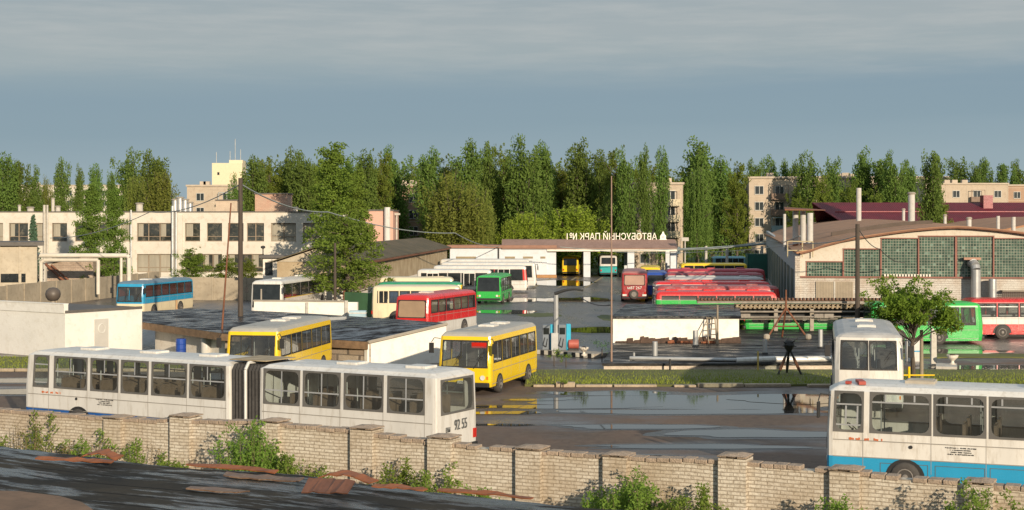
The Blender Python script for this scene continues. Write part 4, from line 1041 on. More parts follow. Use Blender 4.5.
pole('wooden_stake', 'slim upright wooden stake at the right side of the ladder', 'stake', 717.5, 343, 305, 89.1, .07, LADW, zb=slab_z)
pole('yellow_stake', 'short yellow stake in the grass in front of the slab', 'stake', 758, 370, 351, 79.5 if False else 76.8, .05, pm('yellow_stake_paint', (.5,.36,.08), .7))
pole('metal_stub', 'short dark iron post in the grass at the slab edge', 'post', 670, 371, 359, 76.9, .06, BLACK)
# pipes lying along the slab edge
m = MB(); m.tube((X(630,79), 79.2, .62), (X(740,78.2), 78.3, .60), .10, n=10); tag(m.build('grey_pipe', GALV), 'long grey pipe lying along the front edge of the slab roof', 'pipe')
m = MB(); pts = [(X(737,78), 78.2, .58), (X(775,78), 78.15, .66), (X(795,78), 78.2, .64), (X(838,78), 78.3, .68)]; m.path(pts, .15, n=10); tag(m.build('white_pipe', WHITE2), 'bent white wrapped pipe lying at the slab edge beside the tripod', 'pipe')
# tripods
def tripod(label, px, pyb, Y, h, spread, head, mat, zb=0, mast=0):
    t = thing('tripod_stand', label, 'tripod', (X(px, Y), Y, zb), 0, 'tripod stands on the slab and grass')
    for a in (200, 340, 90):
        m = MB(); m.tube((0,0,h), (spread*math.cos(R(a)), spread*math.sin(R(a)), 0), .055, n=6); m.build('leg', mat, t)
        if not mast: m = MB(); m.tube((spread*.38*math.cos(R(a)), spread*.38*math.sin(R(a)), h*.62), (spread*.82*math.cos(R(a)), spread*.82*math.sin(R(a)), h*.18), .075, n=6); m.build('leg_sleeve', RUST if a != 90 else BLACK, t)
    m = MB()
    if head:
        m.lathe([(.06,h-.25),(.2,h-.05),(.28,h+.12),(.22,h+.3),(.1,h+.42),(.04,h+.5)], n=12); rr = random.Random(2)
        for k in range(6): a = rr.uniform(0,6.28); m.tube((0,0,h+.1), (.42*math.cos(a), .42*math.sin(a), h+rr.uniform(.0,.5)), .05, .02, n=5)
        m.build('head', BLACK, t)
    else:
        m.tube((0,0,h-.2), (0,0,h+mast), .07, .05); m.tube((-spread*.6,-.1,h*.4), (spread*.6,-.1,h*.4), .045); m.build('mast', RUST, t)
        for a in (200, 340): m = MB(); m.lathe([(.10,-.05),(.2,.05),(.2,.25),(.1,.32)], (spread*math.cos(R(a)), spread*math.sin(R(a))), 10); m.build('foot', CONC, t)
    return t
tripod('black tripod with a clustered head standing on the shaded grass', 789, 377, 75.2, 1.35, .62, True, BLACK, .15)
tripod('tall rusty tripod mast on the slab in front of the green bus', 786, 331, 93, 1.9, 1.35, False, RUST, .58, 1.1)
# canopy pipe rack
RY = 99.5
t = thing('pipe_rack', 'long low corrugated pipe rack crossing in front of the stripped green bus', 'pipe rack', (X(697, RY), RY, 0))
rl = X(884, RY)-X(697, RY); CORR = corr_mat('corrugated_brown', (.20,.13,.09), 3.2); CORT = corr_mat('corrugated_tan', (.30,.24,.16), 2.0)
def zr(py): return Z(py, RY)
m = MB(); x = 0
while x < rl: m.box(x, x+.12, -.10, .35, zr(300.2), zr(298)); x += .24
m.box(0, rl, 0, .3, zr(301), zr(300)); m.build('ridge_slats', pm('ridge_brown', (.16,.08,.05), .9, var=.4, sc=3), t)
RKG = pm('dull_rack_grey', (.27,.24,.20), .7, var=.35, sc=2, dirt=(.12,.09,.07)); m = MB(); m.box(0, rl, -.18, .2, zr(303.2), zr(301.2)); m.build('top_beam', RKG, t)
off0 = X(735, RY)-X(697, RY)
m = MB(); x = off0
while x < rl: m.hexa([(x,-.15,zr(308.5)),(x+.14,-.15,zr(308.5)),(x+.14,.5,zr(308.5)),(x,.5,zr(308.5)),(x+.06,-.15,zr(304.4)),(x+.2,-.15,zr(304.4)),(x+.2,.5,zr(304.4)),(x+.06,.5,zr(304.4))]); x += .30
m.box(off0, rl, .1, .5, zr(309), zr(304)); m.build('rafter_row', CORT, t)
m = MB(); m.box(off0, rl, -.1, .3, zr(307.4), zr(306.2)); m.build('purlin', pm('tan_timber', (.38,.28,.16), .85, var=.3), t)
m = MB(); m.tube((off0, -.1, zr(311.6)), (rl, -.1, zr(311.6)), .06); m.build('pipe', RKG, t)
m = MB(); m.tube((off0, -.2, zr(317)), (rl*.86, -.2, zr(316.5)), .06); m.tube((off0, .1, zr(319.2)), (rl*.8, .1, zr(319)), .045); m.build('pipe', RKG, t)
m = MB(); m.box(off0+.0, rl, .6, .7, zr(318), zr(309.2)); m.build('back_panel', BLACK, t)
for px in (735, 776, 812, 870):
    x = X(px, RY)-X(697, RY); m = MB(); m.box(x-.12, x+.12, 0, .25, 0, zr(309)); m.build('support_post', CONC, t)
for px in (745, 818, 828, 868):
    x = X(px, RY)-X(697, RY); m = MB(); m.box(x-.3, x+.3, -.32, -.22, zr(317.5), zr(313.5)); m.build('junction_box', RKG, t)

# pump island with kerb
a, b_ = G(533, 354), G(594, 358.5); loc, rz, ll = frame_of(a, b_)
t = thing('pump_island', 'low kerbed island painted in black and white blocks under the fuel pumps', 'kerb island', loc, rz)
m = MB(); m.box(0, ll, 0, 1.5, 0, .25); m.build('slab', CONC, t, bevel=.02)
m = MB(); k = 0; x = 0
while x < ll: m.box(x, min(ll, x+.29), -.03, -.004, .02, .262, k % 2); x += .29; k += 1
m.build('painted_edge', [BLACK, pm('kerb_white', (.72,.66,.54), .8)], t)
def pump(label, px, Y, w, h, col):
    t = thing('fuel_pump', label, 'fuel pump', (X(px, Y), Y, .25), 0, 'fuel pumps on the island'); 
    m = MB(); m.box(-w/2, w*.12, -.25, .25, 0, h); m.build('cabinet', pm('pump_grey', (.16,.19,.22), .5), t, bevel=.02)
    m = MB(); m.box(w*.12+.01, w/2, -.28, .28, 0, h+.03); m.build('side_panel', col, t, bevel=.02)
    m = MB(); m.box(-w*.42, w*.04, -.265, -.252, h*.62, h*.88); m.build('display', DARKG, t)
    m = MB(); m.path([(-w*.3,-.27,h*.5), (-w*.45,-.35,h*.2), (-w*.2,-.32,h*.12), (-w*.1,-.27,h*.45)], .02); m.build('hose', RUBBER, t)
PB = pm('pump_blue', (.03,.42,.62), .4)
pump('blue and grey fuel pump left of the pole on the striped island', 548.5, 89, .72, 1.45, PB)
pump('taller bright blue fuel pump right of the pole on the striped island', 564.5, 88.6, .72, 1.5, PB)
t = thing('yard_lamp', 'grey post with a bowed dark arm over the fuel pumps', 'lamp post', (X(556, 88.6), 88.6, .25))
m = MB(); m.box(-.28,.28,-.2,.2,0,1.0); m.build('base', GALV, t)
m = MB(); m.tube((0,0,1.0),(0,0,Z(295,88.6)-.25), .16,.14); m.build('shaft', GALV, t)
ht = Z(294, 88.6)-.25; ap = []
for k in range(9): u = k/8; ap.append((-.1+1.7*u, 0, ht+.28*math.sin(u*3.14*.75)+.0))
m = MB(); [m.tube(p, q, .10-.006*i, .095-.006*i) for i, (p, q) in enumerate(zip(ap, ap[1:]))]; m.build('arm', BLACK, t)
t = thing('fuel_canister', 'red tank beside the blue pumps on the striped island', 'tank', (X(573.5, 88.4), 88.4, .25))
m = MB(); m.tube((-.30,0,.36),(.30,0,.36),.28,n=16); m.build('drum', pm('faded_red_tank', (.42,.10,.07), .6, var=.3), t, bevel=.03); m = MB(); m.box(-.3,.3,-.25,.25,0,.12); m.build('cradle', BLACK, t)
def urn(label, px, py, s=1, zb=0):
    x, y = G(px, py, zb); t = thing('flower_urn', label, 'urn', (x, y, zb), 0, 'white flower urns in the yard')
    m = MB(); m.lathe([(r*s, z*s) for r, z in ((.28,0),(.28,.1),(.16,.16),(.12,.34),(.2,.42),(.42,.62),(.50,.80),(.50,.86),(.42,.84),(.3,.7))], n=18); m.build('bowl', pm('urn_white', (.76,.70,.60), .7), t, smooth=False)
    m = MB(); m.lathe([(.38*s,.78*s),(.2*s,.9*s),(.02,.95*s)], n=10); m.build('soil', pm('soil', (.09,.06,.04), .95), t)
urn('white flower urn on the striped island beside the red tank', 584, 355.5, .55, .25)
urn('white flower urn on the wet yard near the right edge', 952.5, 365, .62, .1)
m = MB(); m.prism([G(936,369), G(957,369.6), G(957,366), G(936,365.6)], 0, .14); tag(m.build('concrete_slab', CONCL), 'low pale slab under the white urn at the right', 'slab')
# dark potted shrub by the shed corner
# posts near the small tree
t = pole('concrete_post', 'thick pale concrete post right of the small tree', 'post', 933.5, 366, 326, 82, .0, GALV); 
for ch in list(t.children): bpy.data.objects.remove(ch)
m = MB(); hz = Z(326, 82); m.hexa([(-.15,-.13,0),(.15,-.13,0),(.15,.13,0),(-.15,.13,0),(-.13,-.12,hz-.1),(.13,-.12,hz-.25),(.13,.12,hz-.25),(-.13,.12,hz)]); m.build('shaft', CONCL, t)
pole('wooden_post', 'wooden post standing at the right side of the small tree trunk', 'post', 921.5, 380, 330, 72.5, .10, LADW)
t = thing('yellow_gate_bar', 'short yellow barrier post beside the small tree', 'barrier', (X(909, 71), 71, 0)); m = MB(); m.tube((0,0,0),(0,0,.95),.06); m.build('post', YELLOW, t); m = MB(); m.tube((-.3,0,.55),(1.2,0,.55),.035); m.build('bar', YELLOW, t)
t = thing('white_cabinet', 'small white utility cabinet behind the small tree trunk', 'cabinet', (X(914, 84), 84, 0)); m = MB(); m.box(-.45,.45,-.2,.2,0,1.3); m.build('body', WHITE2, t, bevel=.02); m = MB(); m.box(-.4,.4,-.22,-.203,.55,.62); m.build('blue_label', BLUE, t)
# poles
PT = pole('utility_pole', 'tall dark wooden utility pole standing in front of the white office building', 'utility pole', 240.5, 330, 178, 95, .17, WOODP)
pole('leaning_pole', 'thin rusty leaning pole left of the tall wooden pole', 'pole', 220, 345, 203, 86, .06, RUST, .04, lean=X(230,86)-X(219,86))
P2 = pole('utility_pole', 'dark wooden utility pole in front of the glass-block hangar', 'utility pole', 857.5, 318, 224, 98, .17, WOODP)
pole('antenna_mast', 'tall thin rusty mast at the left corner of the white shed', 'mast', 611.5, 373, 176, 78.5, .055, pm('pale_rust', (.30,.20,.15), .8), .03)
pole('street_pole', 'slim grey pole in front of the big leafy tree beside the coach', 'pole', 335, 312, 243, 103.5, .12, WOODP, .08)
pole('yard_post', 'short orange post on the roof edge by the blue coach', 'post', 176.5, 316, 300, 105, .09, pm('post_orange', (.45,.28,.14), .8), zb=0)
pole('yard_post', 'thin pale post standing before the windscreen of the tourist coach', 'post', 261.2, 314, 289, 103.4, .07, CONC)

# concrete panel fence
def fence(label, a, b_, h, step=3.0, mat=CONC):
    loc, rz, ll = frame_of(a, b_); t = thing('concrete_fence', label, 'fence', loc, rz); n = max(1, int(ll/step))
    for k in range(n):
        m = MB(); x = k*ll/n; m.box(x+.10, x+ll/n-.10, 0, .14, 0, h+uni(-.04,.04)); m.build('fence_panel', mat, t)
    for k in range(n+1):
        m = MB(); x = k*ll/n; m.box(x-.1, x+.1, -.06, .2, 0, h+.06); m.build('post', mat, t)
FCO = pm('stained_fence_concrete', (.40,.34,.25), .9, var=.3, sc=.6, bump=.3, dirt=(.17,.13,.09))
fence('stained concrete panel fence rising from the left edge behind the round ventilator', (X(-30,126), 126), (X(160,169), 169), 2.2, 3.2, FCO)
fence('stained concrete panel fence behind the blue coach and the tourist coach', (X(180,151), 151), (X(345,149), 149), 2.25, 3.0, FCO)
# white pipe gantry
t = thing('pipe_gantry', 'white insulated pipe gantry forming a long low goal above the concrete fence at the left', 'pipe gantry', (X(30,150), 150, 0)); w = X(129,150)-X(30,150)
m = MB(); z = Z(255.5,150); INSU = pm('pipe_insulation', (.62,.58,.50), .7, var=.15)
m.path([(0,0,.4),(0,0,z-.25),(.25,0,z),(w-.2,0,z),(w,0,z-.2),(w,0,1)], .22, n=10); m.build('pipe', INSU, t)
m = MB(); m.path([(1.0,.3,.4),(1.0,.3,z-.7),(1.3,.3,z-.45),(w*.68,.3,z-.45),(w*.68,.3,.6)], .18, n=10); m.build('pipe', INSU, t)
for x in (w-.8, .55): m = MB(); m.tube((x,.1,0),(x,.1,z-.1), .14); m.build('support_post', INSU, t)
# shed far left
PAN = pm('sandy_panel', (.48,.42,.32), .9, var=.2, sc=.8, dirt=(.25,.2,.14))
t = thing('storage_shed', 'sand coloured panel shed with a dark flat roof at the left edge', 'shed', (X(37,140)-9*math.cos(R(17)), 140-9*math.sin(R(17)), 0), R(17)); w = 9.0
hz = Z(246,138); m = MB(); m.box(0,w,0,9,0,hz); m.build('wall', PAN, t); m = MB(); m.box(-.2,w+.6,-.5,9.3,hz+.002,hz+.35); m.build('roof', FEL, t)
for k in range(5): m = MB(); m.box(.3+k*w/5-.12,.3+k*w/5+.12,-.10,-.003,0,hz-.02); m.build('pilaster', PAN, t)
m = MB(); m.box(2, w-1, -.05, -.003, 2.2, 3.0); m.build('window', DARKG, t)
t = thing('brick_shed', 'small pale brick outbuilding with a broken lean-to roof behind the pipe gantry', 'shed', (X(47,158), 158, 0)); w = X(93,158)-X(47,158)
m = MB(); m.prism([(0,0),(w,0),(w,6),(0,6)], 0, [3.3,4.3,4.3,3.3]); m.build('wall', brick_mat('pale_brick', (.50,.40,.30), (.42,.32,.24), (.3,.26,.22), .5,.18,(.25,.18,.13)), t)
m = MB(); m.prism([(-.3,-.3),(w*.35,-.3),(w*.35,6.2),(-.3,6.2)], [3.36,3.75,3.75,3.36], [3.5,3.95,3.95,3.5]); m.build('roof', FEL, t)
m = MB(); m.tube((0,-.5,3.4),(w*.55,-.6,1.0),.15); m.tube((.6,-.5,3.3),(w*.68,-.6,1.0),.1); m.build('fallen_beam', RUST, t)

# white office building
OW = pm('stained_white_render', (.62,.58,.50), .9, var=.14, sc=.35, bump=.2, dirt=(.36,.28,.20))
OY = 182.0; def_x0, def_x1 = X(-40, OY), X(352, OY)
t = thing('office_building', 'long two-storey whitewashed office building with a flat roof behind the fence at the left', 'building', (def_x0, OY, 0))
wF = def_x1-def_x0; zt_ = Z(212.3, OY)
m = MB(); m.box(0, wF, .35, 14, 0, zt_-.12)
FR = pm('brown_window_frame', (.30,.23,.16), .7); WG = pm('office_glass', (.045,.05,.045), .10, var=.5, sc=.6, dirt=(.25,.22,.16), spec=.6); WC = pm('office_curtain', (.36,.33,.26), .5, var=.3, sc=1.2, stretch=(2,2,.2))
m.build('wall', OW, t)
up = [(-34,-20),(-14,3),(9,28),(36,43),(52,67),(75,92),(99,116),(121,131),(137,171),(185,200),(207,222),(228,243.5),(247,264),(271,296),(303,320),(326,343)]
lo = [(-34,-14),(9,28),(52,67),(75,92),(99,130),(137,171),(185,222),(228,264),(300,340)]
def ox(px): return X(px, OY)-def_x0
# facade: piers, spandrels and parapet stand in front of the glazing plane
z1, z2, z3, z4 = Z(272.3,OY), Z(254,OY), Z(241.5,OY), Z(223,OY)
m = MB(); m.box(0,wF,0,.348,0,z1); m.box(0,wF,0,.348,z2,z3); m.box(0,wF,0,.348,z4,zt_)
def piers(ws, za, zb_):
    e = 0
    for a, b_ in ws:
        m.box(e, ox(a), .0, .348, za, zb_); e = ox(b_)
    m.box(e, wF, 0, .348, za, zb_)
piers(lo, z1+.001, z2-.001); piers(up, z3+.001, z4-.001); m.build('facade', OW, t)
m = MB(); m.box(-.1,wF+.1,-.12,.3,zt_+.001,zt_+.12); m.box(-.1,wF+.1,.3,14.1,zt_-.11,zt_-.02); m.build('roof', FEL, t)
rnd = random.Random(11)
def owin(a, b_, za, zb_):
    a, b_ = ox(a), ox(b_); w = b_-a; n = max(1, round(w/1.25)); m = MB(); m.box(a, b_, .30, .335, za, zb_, 1 if rnd.random() < .6 else 2)
    for k in range(n+1): x = a+w*k/n; m.box(max(a, x-.05), min(b_, x+.05), .2, .29, za, zb_, 0)
    m.box(a, b_, .21, .295, za, za+.09); m.box(a, b_, .21, .295, zb_-.09, zb_); m.box(a, b_, .21, .295, za+(zb_-za)*.27-.03, za+(zb_-za)*.27+.03)
    for k in range(n):
        if rnd.random() < .35: x = a+w*k/n+.1; m.box(x, x+w/n*.45, .296, .299, za+.6, zb_-.1, 2)
    m.build('window', [FR, WG, WC], t)
for a, b_ in up: owin(a, b_, z3, z4)
for a, b_ in lo: owin(a, b_, z1, z2)
for px, pt, r in ((45,205,.16), (48,205,.12), (131.5,210,.12), (173,206,.18), (176.5,212,.14)):
    m = MB(); x = ox(px); m.tube((x,-.25,0),(x,-.25,Z(pt,OY)), r); m.build('drain_pipe', GALV if px > 100 else CONCL, t)
m = MB(); x = ox(180); m.box(x-.35,x+.35,-.16,-.003,0,zt_-.3); m.build('pilaster', OW, t)
def roofbox(label, a, b_, pt, mat, Y=186, name='roof_housing', d=4):
    t = thing(name, label, 'roof housing', (X(a,Y), Y, zt_-.02), 0); w = X(b_,Y)-X(a,Y); h = Z(pt,Y)-zt_
    m = MB(); m.box(0,w,0,d,0,h); m.build('wall', mat, t); m = MB(); m.box(-.12,w+.12,-.12,d+.1,h+.002,h+.14); m.build('roof', FEL, t)
roofbox('pink brick lift housing on the office roof right of the tall pole', 255, 287.5, 194, brick_mat('pink_brick', (.55,.34,.24), (.48,.28,.2), (.4,.33,.27), .5, .15, (.5,.38,.28)))
roofbox('pale rendered box on the office roof left of the tall pole', 216, 237, 200.5, pm('beige_render', (.55,.44,.33), .9))
def chim(label, px, pt, Y, r, zb, mat=CONCL, cap=True, rust=False, cat='chimney pipe', name='chimney_pipe', group=None):
    t = thing(name, label, cat, (X(px,Y), Y, zb), 0, group); h = Z(pt,Y)-zb
    m = MB(); m.tube((0,0,-.1),(0,0,h), r, n=14); m.build('stack', mat, t)
    if rust: m = MB(); m.tube((0,0,-.1),(0,0,h*.12), r+.02, n=14); m.build('base_collar', RB, t)
    if cap: m = MB(); m.lathe([(r*1.25,h-.02),(r*1.35,h+.06),(r*.9,h+.16)], n=14); m.build('cap', CONC, t)
g_ = 'vents on the office roof'
for px, pt, r, lb in ((139.5,204,.42,'white mushroom ventilator on the office roof between the two big trees'), (53,199,.2,'slim pale pipe on the office roof at the left'), (19.5,206,.18,'small white cowl at the far left of the office roof'),
                    (30.5,208,.4,'squat white dome vent on the office roof at the left'), (175,200,.38,'grey vent drum on the office roof, leftmost of the four drums'), (180,198,.42,'grey vent drum on the office roof, second of the four drums'),
                    (185,200,.42,'grey vent drum on the office roof, third of the four drums'), (190,203,.35,'grey vent drum on the office roof, rightmost of the four drums'), (295,208,.35,'small pale cowl vent on the office roof right of the pink housing'), (58,207,.3,'short cowl beside the slim pale pipe')):
    chim(lb, px, pt, 187, r, zt_-.05, GALV if 170 < px < 195 else CONCL, True, group=g_, cat='roof vent', name='roof_vent')
# guard booth
t = thing('guard_booth', 'small pale booth beneath the office building behind the tourist coach', 'booth', (X(263,141), 141, 0)); w = X(289,141)-X(263,141); h = Z(258,141)
m = MB(); m.box(0,w,0,3,0,h); m.build('wall', WHITEWASH, t); m = MB(); m.box(-.3,w+.2,-.4,3.2,h+.002,h+.25); m.build('roof', FEL, t); m = MB(); m.box(.2,.9,-.05,-.003,h-1.6,h-.4); m.build('window', DARKG, t)
m = MB(); m.tube((0,0,h+.2),(0,0,h+.9),.05); m.lathe([(.05,h+.85),(.22,h+.95),(.2,h+1.1),(.05,h+1.15)], n=10); m.build('floodlight', BLACK, t)

# long shed with asbestos roof
e1 = Vector((X(447,205), 205)); e0 = Vector((X(369,135), 135)); dd = (e0-e1).normalized(); e0 = e0+dd*6
loc, rz, ll = frame_of(tuple(e1), tuple(e0)); ez = 4.35
t = thing('long_shed', 'long garage shed with a brown asbestos roof and beige upper wall left of the yard', 'shed', loc, rz)
# local x runs from the far end to the near end; yard side is +y
m = MB(); m.box(0, ll, -7, 0, 0, 1.9); m.build('lower_wall', WHITEWASH, t)
m = MB(); m.prism([(0,-7),(ll,-7),(ll,0),(0,0)], 1.902, ez); m.build('upper_wall', corr_mat('beige_sheeting', (.46,.38,.25), 1.5, .8, (.3,.22,.13)), t)
m = MB(); m.quad((0-.6,.5,ez-.05),(ll+.6,.5,ez-.05),(ll+.6,-3.5,ez+1.25),(-.6,-3.5,ez+1.25)); m.quad((-.6,-3.5,ez+1.25),(ll+.6,-3.5,ez+1.25),(ll+.6,-7.5,ez-.05),(-.6,-7.5,ez-.05))
ro = m.build('roof', corr_mat('brown_asbestos', (.13,.10,.06), 1.3, .9, (.06,.055,.03)), t); s = ro.modifiers.new('s', 'SOLIDIFY'); s.thickness = .08
m = MB()
for x in (0, ll):
    m = MB(); m.hexa([(x-.1,-7,ez+.003),(x+.1,-7,ez+.003),(x+.1,0,ez+.003),(x-.1,0,ez+.003),(x-.1,-3.6,ez+1.12),(x+.1,-3.6,ez+1.12),(x+.1,-3.4,ez+1.12),(x-.1,-3.4,ez+1.12)])
    m.build('gable', PAN, t)
m = MB(); m.box(0,ll,.51,.6,ez-.2,ez-.02); m.build('gutter', RUST, t)
# green fence next to it
loc, rz, ll = frame_of((X(344,118), 118), (X(372,116), 116)); t = thing('green_fence', 'green sheet metal fence between the leafy tree and the cream bus', 'fence', loc, rz)
m = MB(); m.box(0,ll,0,.05,0,2.3); m.build('fence_panel', corr_mat('green_sheet', (.05,.15,.06), 3, .6), t)
m = MB(); m.box(-.05,.05,-.05,.1,0,2.4); m.build('post', RUST, t)
t = thing('blue_crate', 'pale blue crate at the end of the low white wall', 'crate', (X(357,100), 100, 1.0)); m = MB(); m.box(-.5,.6,-.3,.3,0,.9); m.build('body', pm('pale_blue_box', (.35,.50,.58), .6), t, bevel=.02)
m = MB()
for k in range(3): m.box(-.52,.62,-.32,.32,.15+k*.28,.22+k*.28)
m.build('batten', WHITE2, t)

# gate building and canopy
GY = 214.0
t = thing('gate_building', 'white-walled gatehouse wing with a flat brown roof left of the canopy openings', 'building', (X(450,GY), GY, 0)); w = X(547,GY)-X(450,GY)
GW = pm('gate_white', (.60,.64,.68), .8, var=.10, sc=.3, dirt=(.5,.46,.4))
m = MB(); m.box(0,w,0,10,0,Z(248,GY)); m.box(w+.001, w+1.3, .5, 10, 0, Z(250,GY)); m.build('wall', GW, t)
m = MB(); m.box(-.4,w+1.35,-.4,10.2,Z(248,GY)+.002,Z(245.2,GY)); m.build('roof', pm('brown_edge', (.30,.16,.11), .8, var=.2), t)
for px in (461,471,510,528,544): m = MB(); x = X(px,GY)-X(450,GY); m.box(x-.7 if px < 544 else x-.5,x+.7 if px < 544 else x+.2,-.05,-.003,Z(258.5,GY),Z(256.5,GY)); m.build('window', pm('tan_vent', (.30,.24,.14), .7), t)
for px in (498.5,): m = MB(); x = X(px,GY)-X(450,GY); m.tube((x,-.12,0),(x,-.12,Z(248,GY)),.1); m.build('drain_pipe', BLACK, t)
m = MB(); m.box(w-1.6, w+1.3, -2.2, -.05, 0, .35); m.build('step', pm('orange_sand', (.45,.24,.10), .9), t)
t = thing('gate_canopy', 'drive-through gate canopy on white pillars with a brown flat roof', 'canopy', (X(547,GY), GY, 0)); w = X(677,GY)-X(547,GY)
CR = pm('brown_canopy_roof', (.30,.19,.15), .85, var=.2, sc=.5, dirt=(.16,.10,.08))
zA, zB, zC = Z(251.3,GY), Z(249,GY), Z(241.5,GY)
m = MB(); m.box(-6.4,w+.1,-.3,11,zB+.002,zB+.15); m.hexa([(-6.4,-.35,zB+.16),(w+.1,-.35,zB+.16),(w+.1,11,zB+.16),(-6.4,11,zB+.16),(-6.4,3.5,zC+.25),(w+.1,3.5,zC+.25),(w+.1,8,zC+.25),(-6.4,8,zC+.25)])
m.build('roof', CR, t)
m = MB(); m.box(0,w,-.15,.15,zA,zB-.002); m.box(0,w,9,9.3,zA,zB-.002); m.build('beam', WHITEWASH, t)
for px in (587,631,674): 
    x = X(px,GY)-X(547,GY)
    m = MB(); m.box(x-.48,x+.48,.16,.9,0,zA-.002); m.build('pillar', GW, t)
    m = MB(); m.box(x-.3,x+.3,8.8,9.4,0,zA-.002); m.build('pillar', GW, t)
# rooftop letters read from the street behind, so mirrored from here
SG = pm('sign_letters_white', (.85,.82,.72), .5, var=.05)
xs0, xs1 = X(567,GY), X(658.5,GY)
t = thing('rooftop_sign', 'white letter sign АВТОБУСНЫЙ ПАРК №1 seen from behind on the gate canopy roof', 'sign', ((xs0+xs1)/2, GY+3.4, zC))
tx = text('lettering', 'АВТОБУСНЫЙ ПАРК №1', SG, t, (0,0,.62), (R(90),0,R(180)), 1.25, .06)
bpy.context.view_layer.update(); wd = tx.dimensions.x; tx.scale = ((xs1-xs0)/wd*1.0, 1.05, 1)
m = MB(); m.box((xs0-xs1)/2-.2,(xs1-xs0)/2+1.6,.15,.2,.1,.16)
for k in range(14): x = (xs0-xs1)/2+k*(xs1-xs0)/13; m.box(x-.03,x+.03,.12,.17,-.2,.9)
m.build('sign_frame', RUST, t)
t = thing('rooftop_emblem', 'white round-topped emblem plate standing right of the rooftop letters', 'emblem', (X(665.5,GY), GY+3.4, zC))
m = MB(); pl = [(-.62,0),(.62,0),(.5,.28),(.40,.34),(.42,.75),(.18,1.05),(.08,1.38),(-.08,1.38),(-.18,1.05),(-.42,.75),(-.40,.34),(-.5,.28)]
i = 0; nn = len(pl); m.v = [(x,-.05,z) for x,z in pl]+[(x,.05,z) for x,z in pl]; m.f = [tuple(range(nn)), tuple(reversed(range(nn,2*nn)))]+[(k,(k+1)%nn+0,nn+(k+1)%nn,nn+k) for k in range(nn)]; m.m = [0]*len(m.f)
m.build('plate', SG, t)
m = MB(); m.tube((0,-.09,.6),(0,-.055,.6),.2,n=14); m.build('disc', GALV, t)

# hangar with glass-block front
ax_ = Vector((.144, 1)).normalized(); fx = Vector((1, -.144)).normalized(); hc = Vector((X(800,110), 110))
t = thing('bus_hangar', 'big arched hangar with green glass-block front and brown roof at the right', 'hangar', (hc.x, hc.y, 0), math.atan2(fx.y, fx.x))
def hl_(px):  # sight column -> local x along the facade
    k = (px-512)/F; s = (k*hc.y-hc.x)/(fx.x-k*fx.y); return s
def hz_(px, py): s = hl_(px); return Z(py, hc.y+fx.y*s)
prof = [(803,254.5),(812,251.5),(824,247),(843,242),(860,238.8),(881,235.7),(900,233),(918,231),(938,229.3),(956,228.6)]
arc = [(hl_(a), hz_(a, b_)) for a, b_ in prof]; arc[0] = (0, arc[0][1]); ctr = arc[-1][0]
arc = arc+[(2*ctr-a, z) for a, z in reversed(arc[:-1])]; span = 2*ctr
HD = 105.0
HW_ = brick_mat('hangar_white_brick', (.60,.58,.53), (.55,.53,.48), (.46,.43,.38), .5, .16, (.38,.28,.2))
CREAMB = pm('cream_tympanum', (.60,.55,.46), .85, var=.1, dirt=(.45,.30,.20))
zwb = hz_(900, 275.8); zlow = zwb
m = MB(); m.box(0, span, 0, .4, 0, zlow-.05); m.build('front_wall', HW_, t)
# panels region: build cream wall above by columns between arc and panel tops
pb = [806.3,843.3,881,918.6,956.5]; pt_ = [262.7,250,239.4,237.2]
pans = []
for k in range(4):
    a, b_ = hl_(pb[k]), hl_(pb[k+1]); pans.append((a, b_, hz_((pb[k]+pb[k+1])/2, pt_[k])))
pans += [(2*ctr-b_, 2*ctr-a, z) for a, b_, z in reversed(pans)]
def arcz(x):
    for (a, za), (b_, zb_) in zip(arc, arc[1:]):
        if a <= x <= b_: return za+(zb_-za)*(x-a)/(b_-a+1e-9)
    return arc[-1][1]
m = MB(); cuts = sorted(set([0, span]+[round(a, 4) for a, _ in arc]+[round(v_, 4) for p in pans for v_ in p[:2]]))
for a, b_ in zip(cuts, cuts[1:]):
    if b_-a < 1e-3: continue
    mid = (a+b_)/2; base = zlow-.049
    for p in pans:
        if p[0] <= mid <= p[1]: base = p[2]+.05
    za, zb_ = arcz(a+1e-5), arcz(b_-1e-5)
    m.hexa([(a,.0,base),(b_,.0,base),(b_,.4,base),(a,.4,base),(a,.0,max(za, base+.01)),(b_,.0,max(zb_, base+.01)),(b_,.4,max(zb_, base+.01)),(a,.4,max(za, base+.01))])
m.build('gable_wall', CREAMB, t)
GB = glassblock_mat('glass_blocks'); RF_ = pm('red_oxide_frame', (.27,.11,.08), .7, var=.2)
for a, b_, z in pans:
    m = MB(); m.box(a+.06, b_-.06, .10, .2, zlow-.045, z+.045); w_ = m.build('glass_block_window', GB, t)
    m = MB(); m.box(a-.035, a+.035, -.03, .12, zlow-.045, z+.04); m.box(a-.05, b_+.05, -.03, .09, z+.045, z+.12); m.box(b_-.05, b_+.05, -.028, .118, zlow-.046, z+.04); m.build('frame', RF_, w_)
m = MB(); m.box(0, span, -.12, -.003, zlow-.16, zlow-.05); m.build('sill_ledge', RF_, t)
rnd = random.Random(5); m = MB()
for k in range(16): x = hl_(884)+k*.19*1.1; m.box(x, x+.12, -.10, -.02, zlow-.045, zlow+.12)
m.build('ledge_clutter', pm('clutter_white', (.75,.72,.62), .7), t)
